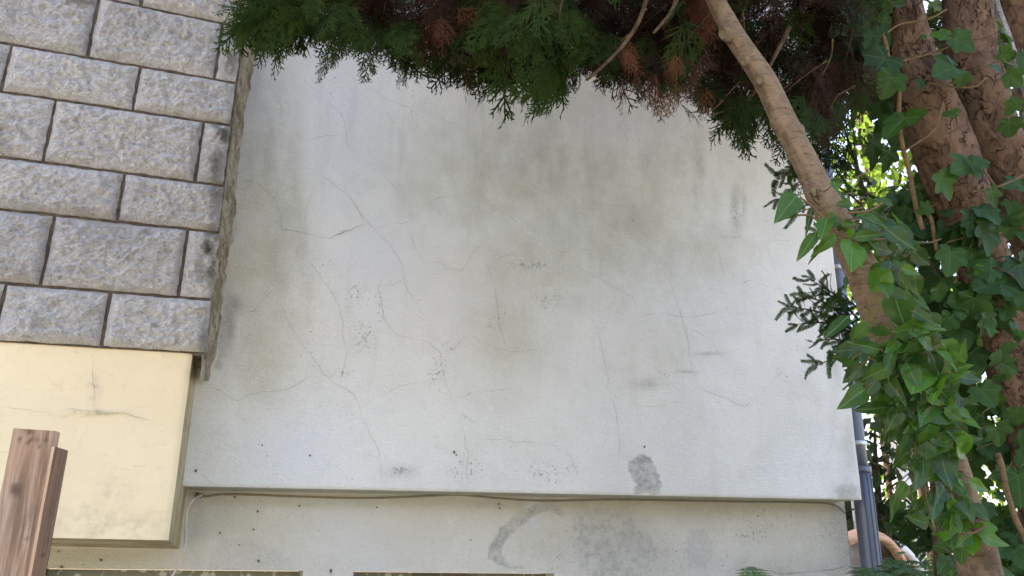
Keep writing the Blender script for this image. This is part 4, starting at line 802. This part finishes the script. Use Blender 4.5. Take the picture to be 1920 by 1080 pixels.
vine(rootL, [(1870, 850), (1878, 872), (1887, 919), (1895, 945), (1905, 974), (1919, 1006), (1935, 1060)], 2.22, .0075)
vine(rootL, [(1728, 380), (1745, 410), (1752, 440), (1757, 470)], 2.3, .006)
for pts in ([(1662, 62), (1690, 45), (1740, 36), (1775, 18)], [(1664, 122), (1710, 110), (1745, 100), (1780, 88), (1810, 70)], [(1738, 155), (1790, 163), (1828, 162), (1850, 145)], [(1692, 285), (1720, 268), (1745, 250), (1760, 225), (1768, 190)],
            [(1822, 360), (1850, 355), (1885, 345), (1925, 325)], [(1844, 318), (1856, 335), (1866, 350)], [(1775, 455), (1800, 448), (1830, 440), (1880, 425)], [(1810, 535), (1835, 525), (1870, 518), (1900, 520)], [(1834, 600), (1850, 590), (1868, 580)],
            [(1700, 452), (1740, 455), (1765, 448)], [(1792, 500), (1795, 520), (1788, 530)]): vine(rootL, pts, 2.27, .0026)
for pts in ([(1530, 405), (1570, 435), (1600, 450), (1660, 448)], [(1495, 403), (1520, 405), (1540, 420)], [(1500, 370), (1520, 385), (1545, 410)], [(1590, 400), (1630, 395), (1655, 380)], [(1680, 700), (1684, 670), (1686, 650)], [(1770, 1000), (1820, 1000), (1850, 985)], [(1700, 760), (1725, 860), (1740, 940), (1755, 1000)]): vine(rootO, pts, 1.70, .0022)


# ------------------------------------------------------------------ conifer sprays
def strips(S):
    """S: list of (p0, p1, w0, w1, tip0, tip1) in the plane; returns quads"""
    A = np.array([s[0] for s in S]); B = np.array([s[1] for s in S]); w0 = np.array([s[2] for s in S]); w1 = np.array([s[3] for s in S])
    T = B - A; T /= np.linalg.norm(T, axis=1)[:, None] + 1e-9; N = np.stack([T[:, 1], -T[:, 0]], -1)
    V = np.stack([A - N * w0[:, None], A + N * w0[:, None], B + N * w1[:, None], B - N * w1[:, None]], 1); z = np.zeros(V.shape[:2] + (1,))
    tp = np.array([[s[4], s[4], s[5], s[5]] for s in S]).ravel(); f = np.arange(len(S) * 4).reshape(-1, 4)
    return np.concatenate([V, z], -1).reshape(-1, 3), f, tp
def spray(seed, L=1., thin=1., dens=1.):
    r = np.random.default_rng(seed); S = []; n0 = 9; p = np.zeros(2); a = math.pi / 2; st = L / n0; side = 1; ax = [p.copy()]
    for i in range(n0):
        a += r.normal(0, .07); q = p + st * np.array((math.cos(a), math.sin(a))); S.append((p, q, .013 * thin, .011 * thin, 0, .2)); u = (i + .5) / n0
        for sgn in (1, -1):
            if r.random() > dens: continue
            l1 = L * (.50 * (1 - u) ** .8 + .07) * r.uniform(.75, 1.1); a1 = a + sgn * r.uniform(.65, .9); p1 = p + (q - p) * r.random(); n1 = max(int(l1 / (L * .085)), 1); b = p1
            for j in range(n1):
                a1 -= sgn * .05; e = b + l1 / n1 * np.array((math.cos(a1), math.sin(a1))); lastp = j == n1 - 1
                S.append((b, e, .0125 * thin, .0125 * thin if not lastp else .003, j / n1 * .5, (j + 1) / n1 * (1 if lastp else .6)))
                for s2 in (1, -1):
                    if r.random() > .85 * dens: continue
                    l2 = l1 * (.42 * (1 - j / n1) + .12) * r.uniform(.7, 1.1); a2 = a1 + s2 * r.uniform(.5, .75); m = b + (e - b) * r.random()
                    k = m + l2 * np.array((math.cos(a2), math.sin(a2))); S.append((m, k, .0125 * thin, .0025, .3, 1.))
                b = e
        p = q
    V, f, tp = strips(S); V = V.copy(); V[:, 2] = .05 * np.sin(V[:, 0] * 7 + seed) * L - .16 * V[:, 0] ** 2 / L; return V, f, tp
SPR = [spray(i) for i in range(6)]; SPT = [spray(20 + i, thin=.6, dens=.8) for i in range(5)]
def put_sprays(mb, tpls, base, dirv, up, size, tone, droop=.3):
    for i in range(len(base)):
        V, f, tp = tpls[i % len(tpls)]; y = dirv[i] / np.linalg.norm(dirv[i]); z = up[i] - y * (up[i] @ y); z /= np.linalg.norm(z) + 1e-9; x = np.cross(y, z); s_ = size[i]
        P = base[i] + s_ * (V[:, :1] * x + V[:, 1:2] * y + V[:, 2:3] * z); P[:, 2] -= droop * s_ * V[:, 1] ** 2 * .6
        mb.add(P, f, 0, False, tip=tp, tone=tone[i])
def rnd(n, s=1.): return rng.normal(size=(n, 3)) * s
bnd = np.array([(330, -60), (395, 0), (415, 15), (435, 62), (470, 50), (495, 95), (520, 112), (545, 88), (572, 50), (590, 118), (612, 100), (635, 138), (652, 60), (672, 100), (700, 122), (742, 168), (770, 150), (800, 168), (850, 150), (878, 205), (900, 222), (922, 170), (962, 212), (985, 160), (1022, 218), (1045, 200), (1075, 150), (1110, 148), (1125, 190), (1160, 160),
                (1195, 205), (1220, 165), (1250, 190), (1300, 232), (1325, 215), (1365, 262), (1395, 235), (1425, 205), (1445, 265), (1470, 240), (1490, 290), (1520, 300), (1560, 280), (1600, 240)], float)
def bound(x): return np.interp(x, bnd[:, 0], bnd[:, 1]) - 12
green, dead, twigs = MB(), MB(), MB()
def canopy(n, xr, mbt, tpls, size, tone, up_off=(0, 330), dr=(1.75, 2.75), gap=None, hang=(.4, 1.)):
    x = rng.uniform(*xr, n); y = bound(x) - 92 - np.abs(rng.uniform(*up_off, n)); d = rng.uniform(*dr, n)
    if gap: k = np.array([vnoise(a / 75., b / 55., 77) > gap for a, b in zip(x, y)]); x, y, d = x[k], y[k], d[k]
    n = len(x); base = dep(x, y, d)
    dirv = np.stack([rng.normal(-.25, .5, n), rng.normal(-.1, .5, n), -rng.uniform(*hang, n)], -1); up = -FWD * .8 + rnd(n, .6) + np.array((0, 0, .3))
    put_sprays(mbt, tpls, base, dirv, up, rng.uniform(*size, n), rng.uniform(*tone, n))
# rim sprays: their tips make the lower outline
xr_ = np.concatenate([rng.uniform(450, 1560, 150)]); n = len(xr_); yb = bound(xr_) + rng.uniform(-40, -4, n); d = rng.uniform(1.8, 2.5, n); sz = rng.uniform(.10, .17, n); d = np.where(xr_ > 1330, d + .2, d)
tipP = dep(xr_, yb, d); dv = np.stack([rng.normal(-.30, .35, n), rng.normal(-.1, .25, n), -rng.uniform(.55, 1., n)], -1); dv /= np.linalg.norm(dv, axis=1)[:, None]
isd = (xr_ > 1130) & (rng.random(n) < .25)
for m, mbt, tn in ((~isd, green, (.0, .45)), (isd, dead, (0, .25))):
    put_sprays(mbt, SPR, (tipP - dv * sz[:, None])[m], dv[m], (-FWD * 1. + rnd(n, .4))[m], sz[m], rng.uniform(*tn, m.sum()), .12)
canopy(250, (490, 1020), green, SPR, (.10, .17), (.0, .38), (0, 300), gap=.25)
canopy(80, (1000, 1320), green, SPR, (.11, .18), (.0, .5), (0, 320), gap=.32)
canopy(90, (1320, 1600), green, SPR, (.11, .16), (.0, .4), (0, 420), gap=.32, dr=(2.05, 2.8))
canopy(520, (1010, 1330), dead, SPT, (.10, .17), (.0, .22), (-10, 330), gap=.2, dr=(1.95, 2.7))
canopy(620, (1300, 1620), dead, SPT, (.10, .17), (.0, .2), (-10, 360), gap=.18, dr=(2.0, 2.8))
canopy(150, (640, 1000), dead, SPT, (.10, .15), (.0, .35), (20, 160), dr=(1.8, 2.0))
canopy(420, (520, 1650), green, SPR, (.15, .22), (0, .4), (330, 760), dr=(1.7, 2.9))  # out of view, extends the crown upward for its shade
n = 420; bs = np.stack([rng.uniform(.7, 3.2, n), rng.uniform(1.2, 3.1, n), rng.uniform(4.0, 5.2, n)], -1); put_sprays(green, SPR, bs, rnd(n) + np.array((0, 0, -.5)), rnd(n) + np.array((0, 0, 1.)), rng.uniform(.3, .42, n), rng.uniform(0, .5, n))  # unseen upper sprays, added to shade the top of the wall
# brighter sprays nearest the eye, and rust-coloured dead tufts
def tuft(mbt, tpls, cx, cy, sx, sy, n, d, size, tone, dirm=(-.3, 0, -.8)):
    x = rng.normal(cx, sx, n); y = rng.normal(cy, sy, n); dd = rng.uniform(d, d + .15, n)
    put_sprays(mbt, tpls, dep(x, y, dd), np.array(dirm) + rnd(n, .35), -FWD + rnd(n, .35), rng.uniform(*size, n), rng.uniform(*tone, n))
tuft(green, SPR, 525, 10, 32, 22, 34, 1.7, (.07, .12), (.6, 1), (-.5, 0, -.5)); tuft(green, SPR, 490, 45, 18, 10, 9, 1.7, (.05, .07), (.7, 1), (-.7, 0, -.3)); tuft(green, SPR, 600, 10, 60, 14, 16, 1.72, (.07, .11), (.5, 1)); tuft(green, SPR, 990, 30, 50, 20, 22, 1.7, (.07, .11), (.4, .8)); tuft(green, SPR, 1050, 140, 26, 14, 12, 1.75, (.08, .11), (.8, 1), (-.6, 0, -.5)); tuft(green, SPR, 720, 60, 50, 18, 12, 1.75, (.07, .1), (.4, .8))
tuft(dead, SPT, 1318, -6, 10, 8, 9, 1.93, (.08, .11), (.9, 1), (0, 0, -1)); tuft(dead, SPT, 1165, 85, 10, 8, 6, 1.75, (.05, .08), (.8, 1), (.1, 0, -1)); tuft(dead, SPT, 1270, 105, 12, 12, 8, 1.78, (.05, .08), (.7, 1), (.1, 0, -1)); tuft(dead, SPT, 830, 20, 30, 20, 10, 1.75, (.05, .09), (.3, .8), (0, 0, -1)); tuft(dead, SPT, 1240, 150, 40, 12, 12, 1.8, (.05, .08), (.5, .9), (0, 0, -1))
tuft(green, SPR, 1440, 190, 50, 20, 16, 1.95, (.09, .13), (.2, .6)); tuft(green, SPR, 1540, 200, 40, 50, 30, 2.3, (.1, .14), (0, .4))
# woody branches through the crown
def twig(pts, d, r0, r1): tube(twigs, dep([p[0] for p in pts], [p[1] for p in pts], np.linspace(d[0], d[1], len(pts))), np.linspace(r0, r1, len(pts)), 8, steps=len(pts) * 5, plate=.4)
twig([(1230, -80), (1213, -5), (1200, 35), (1185, 62), (1160, 95), (1122, 132), (1100, 150)], (1.85, 1.78), .006, .003); twig([(1290, -60), (1262, 15), (1245, 40), (1225, 62)], (1.85, 1.8), .006, .003)
twig([(1080, -60), (1050, 20), (1062, 70), (1074, 90)], (1.8, 1.75), .002, .0015); twig([(1300, -100), (1200, -40), (1000, -30), (800, -60), (600, -40), (440, 5)], (2.1, 2.1), .022, .004); twig([(1420, -120), (1300, -20), (1200, 60), (1100, 90), (960, 100), (890, 105)], (2.3, 2.3), .014, .002)
twig([(1000, -40), (940, 30), (900, 95), (950, 130), (965, 150)], (1.95, 1.9), .004, .0012); twig([(1480, 50), (1440, 130), (1400, 190), (1340, 215)], (2.0, 2.0), .006, .0015); twig([(1600, -80), (1500, 20), (1440, 60), (1380, 120)], (2.3, 2.1), .012, .003)
for i in range(150):
    x = rng.uniform(1000, 1620) if i % 3 else rng.uniform(450, 1000); y = rng.uniform(-160, bound(x) - 30); L_ = rng.uniform(50, 140); an = rng.normal(2.0, .7); d_ = rng.uniform(1.85, 2.6)
    p = [(x, y), (x + L_ * .5 * math.cos(an) + rng.normal(0, 6), y + L_ * .5 * math.sin(an)), (x + L_ * math.cos(an), y + L_ * math.sin(an) + 8)]
    p = [(a, min(b, bound(a) - 4)) for a, b in p]; twig(p, (d_, d_ + .05), .0022, .0009)
green.build('crown', M_cyp, treeD); dead.build('dead_foliage', M_dead, treeD); twigs.build('branches', M_twig, treeD)

# ------------------------------------------------------------------ yew sprigs (needles in two rows)
def sprig(seed):
    r = np.random.default_rng(seed); S = []; n = 30; p = np.zeros(2); a = math.pi / 2
    for i in range(n):
        a += r.normal(0, .05); q = p + np.array((math.cos(a), math.sin(a))) / n; S.append((p, q, .008, .007, 0, 0))
        for sg in (1, -1):
            l = .17 * (1 - .45 * (i / n) ** 2) * r.uniform(.8, 1.1); an = a + sg * r.uniform(.85, 1.15); S.append((p, p + l * .6 * np.array((math.cos(an), math.sin(an))), .012, .014, .2, .5)); m = p + l * .6 * np.array((math.cos(an), math.sin(an))); an -= sg * .15
            S.append((m, m + l * .4 * np.array((math.cos(an), math.sin(an))), .014, .002, .5, .6 + .4 * i / n))
        p = q
    V, f, tp = strips(S); V = V.copy(); V[:, 2] += .06 * np.sin(V[:, 1] * 4 + seed) + .25 * np.abs(V[:, 0]) * (seed % 3 - 1) ; return V, f, tp
SG = [sprig(i) for i in range(5)]
def yew_bough(mb, tw, a, b, d0, d1, n=16, size=(.05, .085), tone=(.1, .8), spread=.9):
    A = dep(*a, d0); B = dep(*b, d1); P, _ = spline(np.array([A, (A + B) / 2 + np.array((0, 0, .02)), B]), n); tube(tw, [A, (A + B) / 2 + np.array((0, 0, .02)), B], [.004, .003, .0012], 6, steps=8, plate=.4)
    dd = (B - A) / np.linalg.norm(B - A); base, dv = [], []
    for i, p in enumerate(P):
        sd2 = np.cross(dd, FWD) * (1 if i % 2 else -1) * spread * rng.uniform(.5, 1.1); base.append(p); dv.append(dd + sd2 + rng.normal(size=3) * .25)
    base.append(P[-1]); dv.append(dd); m = len(base)
    put_sprays(mb, SG, np.array(base), np.array(dv), -FWD * .8 + rnd(m, .4) + np.array((0, 0, .5)), rng.uniform(*size, m), rng.uniform(*tone, m), .15)
yb_ = dep(1640, 1060, 3.0); yewb = thing('yew_sapling', 'small dark yew with needle sprays poking out in front of the wall corner', 'shrub', (float(yb_[0]), float(yb_[1]), 0), group='yew saplings')
nb, tw = MB(), MB()
for a, b, n_, tn in [((1610, 600), (1520, 525), 16, (.1, .6)), ((1600, 620), (1480, 575), 20, (.1, .6)), ((1600, 625), (1495, 608), 14, (0, .4)), ((1590, 600), (1500, 555), 16, (.1, .6)), ((1600, 610), (1545, 545), 14, (.1, .5)), ((1610, 655), (1530, 640), 14, (.5, 1)), ((1610, 680), (1530, 686), 7, (.1, .5)), ((1600, 640), (1550, 600), 14, (0, .4)),
                     ((1620, 590), (1565, 560), 12, (.1, .5)), ((1620, 640), (1560, 665), 12, (.1, .6)), ((1540, 310), (1455, 340), 12, (.5, 1)), ((1540, 330), (1462, 372), 10, (.2, .7)), ((1530, 390), (1495, 400), 6, (.3, .7)), ((1560, 420), (1530, 445), 6, (.5, 1)), ((1640, 350), (1570, 310), 12, (.2, .8)), ((1650, 380), (1590, 360), 12, (.2, .8)), ((1660, 300), (1600, 270), 12, (.1, .6)),
                     ((1660, 420), (1600, 440), 12, (.2, .8)), ((1700, 480), (1640, 450), 12, (.2, .6)), ((1520, 270), (1470, 265), 8, (.2, .6)), ((1500, 290), (1480, 330), 8, (.2, .8))]:
    yew_bough(nb, tw, a, b, 2.75, 2.55, n_, tone=tn)
tube(tw, dep(np.array([1765, 1748, 1705, 1640, 1570]), np.array([1300, 900, 650, 420, 200]), 2.85), [.012, .01, .008, .006, .003], 10, steps=30, plate=.3)
tube(tw, dep(np.array([1702, 1650, 1600]), np.array([640, 632, 615]), np.array([2.85, 2.8, 2.75])), .004, 6, plate=.4); tube(tw, dep(np.array([1640, 1600, 1530]), np.array([420, 370, 325]), np.array([2.85, 2.8, 2.75])), .004, 6, plate=.4)
nb.build('foliage', M_yew, yewb); tw.build('branches', M_twig, yewb)
yb2 = dep(1720, 1000, 3.4); yew2 = thing('yew_sapling', 'dark needle sprig low down between the white pillar and the ivy trunk', 'shrub', (float(yb2[0]), float(yb2[1]), 0), group='yew saplings')
nb, tw = MB(), MB()
for a, b in [((1760, 1010), (1705, 965)), ((1770, 990), (1720, 950)), ((1770, 1030), (1715, 1000)), ((1760, 960), (1700, 985)), ((1775, 1040), (1740, 1030))]: yew_bough(nb, tw, a, b, 3.0, 2.95, 12, size=(.06, .09), tone=(0, .2))
for a, b in [((1690, 990), (1683, 960)), ((1700, 1000), (1680, 985))]: yew_bough(nb, tw, a, b, 3.05, 3.0, 8, size=(.05, .07), tone=(.9, 1))
tube(tw, dep(np.array([1780, 1785, 1770, 1760]), np.array([1400, 1100, 1000, 940]), 3.0), [.012, .01, .008, .003], 8, steps=16, plate=.3); tube(tw, dep(np.array([1772, 1735, 1696]), np.array([1012, 1006, 1000]), np.array([3.0, 3.02, 3.05])), .003, 6, plate=.4); nb.build('foliage', M_yew, yew2); tw.build('branches', M_twig, yew2)

# ------------------------------------------------------------------ ferns and grass at the foot
def frond(mb, base, tip, arch, n=22, w=.22, tone=.5):
    mid = (base + tip) / 2 + np.array((0, 0, arch)); P, _ = spline(np.array([base, mid, tip]), n + 1); L = np.linalg.norm(tip - base); T = np.gradient(P, axis=0); T /= np.linalg.norm(T, axis=1)[:, None]
    tube(mb, [base, mid, tip], [.002, .0015, .0006], 5, steps=12, tone=tone * .6)
    side = np.cross(T, np.array((0, 0, 1.))); side /= np.linalg.norm(side, axis=1)[:, None] + 1e-9
    for i in range(2, n):
        u = i / n; wl_ = w * L * math.sin(math.pi * min(u * .85 + .12, 1)) ** .8 + .004
        for sg in (1, -1):
            dvv = side[i] * sg + T[i] * .45 + np.array((0, 0, -.25)) + rng.normal(size=3) * .05; dvv /= np.linalg.norm(dvv); nn = 7; hw = L / n * .42; q0 = P[i]
            nx_ = np.cross(dvv, np.cross(side[i], T[i])); nx_ /= np.linalg.norm(nx_); pts = []
            for j in range(nn + 1):     # toothed leaflet outline
                v = j / nn; hwj = hw * (1 - v ** 1.5) * (1.15 if j % 2 == 0 else .72) + .0004; c = q0 + dvv * wl_ * v - np.array((0, 0, .12 * wl_ * v * v)); pts += [c - nx_ * hwj, c + nx_ * hwj]
            mb.add(np.array(pts), gridf(2, nn + 1), 0, False, tone=tone + rng.uniform(-.12, .12), tip=u * .5)
def fern(label, cpx, fr, d):
    c = dep(cpx[0], cpx[1], d); root = thing('fern', label, 'fern', (float(c[0]), float(c[1]), 0), group='ferns at the foot of the wall'); mb = MB(); c = np.array((c[0], c[1], max(c[2] - .0, .05)))
    for tx, ty, dd, tn in fr: frond(mb, c + rng.normal(size=3) * .02, dep(tx, ty + 12, dd), .13, 26, .2, tn)
    mb.build('fronds', M_fern, root); sb = MB(); tube(sb, [(c[0], c[1], -.02), (c[0], c[1], c[2] * .5), c], [.03, .025, .02], 10, steps=10, plate=.2); sb.build('stem', M_twig, root)
fern('blue-green fern with fronds arching in front of the downspout foot', (1690, 1240), [(1590, 1050, 2.5, .7), (1610, 1075, 2.45, .6), (1630, 1062, 2.6, .6), (1660, 1040, 2.6, .4), (1690, 1030, 2.7, .3), (1720, 1040, 2.6, .4), (1750, 1050, 2.7, .5), (1700, 1060, 2.4, .4), (1660, 1070, 2.4, .5), (1580, 1085, 2.5, .7), (1740, 1075, 2.4, .5), (1675, 1050, 2.5, .45)], 2.6)
fern('single bright fern frond tip rising in front of the basement band', (1440, 1260), [(1400, 1066, 2.55, .9), (1440, 1110, 2.6, .8), (1500, 1130, 2.6, .8), (1370, 1140, 2.6, .7)], 2.65)
fern('pale green fern further back beside the ivy trunk foot', (1800, 1230), [(1740, 1030, 3.1, .9), (1770, 1020, 3.2, 1), (1790, 1050, 3.1, .9), (1720, 1050, 3.2, .8), (1760, 1060, 3.0, .8), (1820, 1060, 3.2, .7)], 3.2)
gm = MB()
for i in range(420):
    x = rng.uniform(1660, 1900); c = dep(x, 1180, rng.uniform(3.0, 4.6)); c[2] = rng.uniform(.6, .95) if i % 2 else .4; h = rng.uniform(.25, .65); q = rng.normal(size=2) * .22
    P = np.array([c, c + (q[0] * .3, q[1] * .3, h * .6), c + (q[0], q[1], h * .85)]); Q, _ = spline(P, 7); wv = .003 * np.linspace(1, .1, 7)[:, None] * RT; gm.add(np.stack([Q - wv, Q + wv], 1).reshape(-1, 3), gridf(2, 7), 0, False, tone=rng.random(), tip=.3)
tag(gm.build('tall_grass', M_grass), 'pale green grass blades tangled behind the ferns at lower right', 'grass', kind='stuff')

# ------------------------------------------------------------------ raised bed the grass stands in, low concrete wall, pillar, planter
lw0 = onY(1586, 1012, 4.2); lw1 = onY(1612, 1012, 4.2)
low = thing('low_concrete_wall', 'low bare concrete wall seen between the basement corner and the downspout', 'wall', (float(lw0[0]), 4.2, 0))
mb = MB(); box(mb, (lw0[0] - .3, 4.2, 0), (lw1[0] + .12, 4.32, lw0[2])); mb.build('wall', M_conc, low)
mb = MB(); box(mb, (lw0[0] - .3, 4.19, lw0[2] + .002), (lw1[0] + .12, 4.33, lw0[2] + .012)); mb.build('coping', M_conc, low)
mb = MB(); v0 = dep(1603, 900, 4.9); tube(mb, [(lw1[0] + .03, 4.26, lw0[2]), (lw1[0] + .03, 4.26, lw0[2] + .8)], .006, 8); tag(mb.build('thin_rod', M_white), 'thin pale rod standing on the low concrete wall beside the downspout', 'rod')
pp = dep(1702, 880, 6.0); pil = thing('brick_pillar', 'narrow white-painted brick pillar seen through the leaves beyond the downspout', 'pillar', (float(pp[0]), float(pp[1]), 0))
mb = MB(); hz = dep(1702, 740, 6.0)[2]; z = 0; k = 0
while z < hz:
    o = .004 if k % 2 else 0; box(mb, (pp[0] - .055 + o, pp[1], z + .004), (pp[0] + .055 + o, pp[1] + .11, z + .062)); z += .07; k += 1
box(mb, (pp[0] - .05, pp[1] + .006, 0), (pp[0] + .05, pp[1] + .104, hz)); mb.build('shaft', M_white, pil); mb = MB(); box(mb, (pp[0] - .07, pp[1] - .015, hz + .003), (pp[0] + .07, pp[1] + .125, hz + .04)); mb.build('cap', M_conc, pil)
pc = dep(1668, 1090, 5.0); pl_ = thing('planter', 'tilted terracotta planter rim with a white liner and matted brown roots behind the ferns', 'planter', (float(pc[0]), float(pc[1]), 0))
def arc(pts, d, w, thick, mat, name):
    P = dep([p[0] for p in pts], [p[1] for p in pts], d); Q, s_ = spline(P, 30); mb = MB(); T = np.gradient(Q, axis=0); T /= np.linalg.norm(T, axis=1)[:, None]; dn = np.cross(T, FWD); dn /= np.linalg.norm(dn, axis=1)[:, None]
    ww = w * np.linspace(1.0, .75, 30)[:, None]; th = np.arange(14) / 14 * 2 * np.pi
    V = Q[:, None] + (np.cos(th)[None, :, None] * dn[:, None] * ww[:, None]) + np.sin(th)[None, :, None] * FWD * thick; mb.add(V.reshape(-1, 3), gridf(14, 30, True)); return mb.build(name, mat, pl_)
arc([(1585, 1012), (1620, 1000), (1642, 1004), (1660, 1012), (1675, 1028), (1690, 1052), (1700, 1090)], 5.0, .030, .07, M_terra, 'rim')
arc([(1678, 1022), (1690, 1028), (1705, 1042), (1718, 1062), (1725, 1095)], 5.05, .030, .06, M_white, 'liner')
mb = MB(); th, ph = np.meshgrid(np.linspace(0, 2 * np.pi, 40), np.linspace(0, np.pi, 24)); rr = .155 + .012 * fbm(th * 3, ph * 5, 4, 3); c = dep(1652, 1064, 5.15)
mb.add((c[:, None, None] + np.stack([rr * np.sin(ph) * np.cos(th), rr * np.sin(ph) * np.sin(th), 1.0 * rr * np.cos(ph)])).transpose(1, 2, 0).reshape(-1, 3), gridf(40, 24)); mb.build('root_ball', M_coir, pl_)
mb = MB(); tube(mb, [(c[0], c[1], 0), (c[0], c[1], .6), (c[0], c[1], c[2] - .02)], [.15, .17, .18], 24, steps=12); mb.build('pot', M_terra, pl_)

# ------------------------------------------------------------------ background shrubs and trees
LT = []
for i in range(3):
    w = (.26, .34, .2)[i]; LT.append((np.array([(0, 0, 0), (w, .35, .08), (w * .8, .7, .02), (0, 1, -.1), (-w * .8, .7, .02), (-w, .35, .08), (0, .5, -.03)], float), np.array([(0, 1, 6), (1, 2, 6), (2, 3, 6), (3, 4, 6), (4, 5, 6), (5, 0, 6)])))
def leafcloud(mb, centers, rad, per, size, tone, squash=1.):
    for c, r in zip(centers, rad):
        n = int(per * r * r * 30); p = rng.normal(size=(n, 3)); p /= np.linalg.norm(p, axis=1)[:, None]; p *= (rng.random(n) ** .45)[:, None] * r; p[:, 2] *= squash
        p = p + c; y = rng.normal(size=(n, 3)) + np.array((0, 0, -.4)); y /= np.linalg.norm(y, axis=1)[:, None]; z = rng.normal(size=(n, 3)) + np.array((0, 0, 1.)); z -= y * (z * y).sum(1)[:, None]; z /= np.linalg.norm(z, axis=1)[:, None]; x = np.cross(y, z)
        s_ = size * rng.uniform(.6, 1.3, n); V, f = LT[int(rng.integers(3))]; base = rng.uniform(*tone)
        P = p[:, None] + s_[:, None, None] * (V[None, :, :1] * x[:, None] + V[None, :, 1:2] * y[:, None] + V[None, :, 2:] * z[:, None])
        F_ = (f[None] + (np.arange(n) * 7)[:, None, None]).reshape(-1, 3); mb.add(P.reshape(-1, 3), F_, 0, False, tone=np.repeat(np.clip(base + rng.uniform(-.2, .2, n), 0, 1), 7), tip=np.repeat(rng.random(n) * .5, 7))
def bgplant(name, label, cat, blobs_, mat, size, per, tone, group=None):
    group = group or ('trees in the garden beyond' if name == 'garden_tree' else None)
    """blobs_: (px, py, depth, radius in metres)"""
    cs = [dep(b[0], b[1], b[2]) for b in blobs_]; b0 = max(blobs_, key=lambda b: b[1]); g0 = dep(b0[0], b0[1], b0[2]); root = thing(name, label, cat, (float(g0[0]), float(g0[1]), 0), group)
    mb = MB(); leafcloud(mb, cs, [b[3] for b in blobs_], per, size, tone); mb.build('crown', mat, root); st = MB()
    top = np.mean(cs, 0); tube(st, [(g0[0], g0[1], -.02), ((g0[0] + top[0]) / 2, (g0[1] + top[1]) / 2, top[2] * .5), top], [.05, .04, .015], 10, steps=12, plate=.3)
    for c in cs[::2]: tube(st, [(g0[0] * .6 + top[0] * .4, g0[1] * .6 + top[1] * .4, top[2] * .45), (top + c) / 2 - np.array((0, 0, .1)), c], [.03, .02, .006], 7, steps=8, plate=.3)
    st.build('trunk', M_twig, root)
bgplant('laurel_bush', 'dark broad-leaved bush right behind the downspout', 'bush', [(1640, 800, 5.4, .22), (1655, 870, 5.4, .26), (1640, 940, 5.3, .25), (1670, 960, 5.4, .22), (1650, 1040, 5.4, .3), (1690, 1030, 5.6, .3), (1600, 960, 5.8, .25), (1600, 1010, 5.8, .25)], M_bgd, .10, 42, (0, .7))
bgplant('garden_tree', 'bright sunlit yellow-green tree just beyond the wall corner', 'tree', [(1600, 260, 7, .5), (1620, 400, 7, .5), (1600, 520, 7, .4), (1640, 620, 7, .45), (1620, 720, 7, .4), (1700, 480, 7.5, .5), (1560, 330, 7.5, .4), (1680, 300, 7.4, .45), (1640, 760, 7, .25)], M_bgl, .10, 22, (.4, 1))
bgplant('garden_tree', 'leafy green tree glimpsed between the two ivy-covered trunks', 'tree', [(1760, 640, 8, .7), (1740, 820, 8, .7), (1820, 900, 8, .7), (1850, 700, 8, .7), (1760, 1000, 8, .7), (1880, 1000, 8, .8)], M_bgl, .10, 22, (.1, .8))
bgplant('garden_tree', 'dark tree behind the reddish trunks at the top right', 'tree', [(1800, 60, 7, .7), (1900, 250, 7, .7), (1760, 300, 7.5, .6), (1960, 100, 7, .8), (1700, 120, 7.5, .6), (1950, 450, 7, .7)], M_bgd, .14, 26, (.0, .7))
bgplant('garden_tree', 'sparse tree showing blue sky at the top beside the canopy', 'tree', [(1600, 60, 8, .5), (1540, 130, 8, .45), (1640, 150, 8, .5), (1500, -10, 8.5, .4), (1620, -60, 8.5, .6)], M_bgd, .09, 5, (.1, .8))
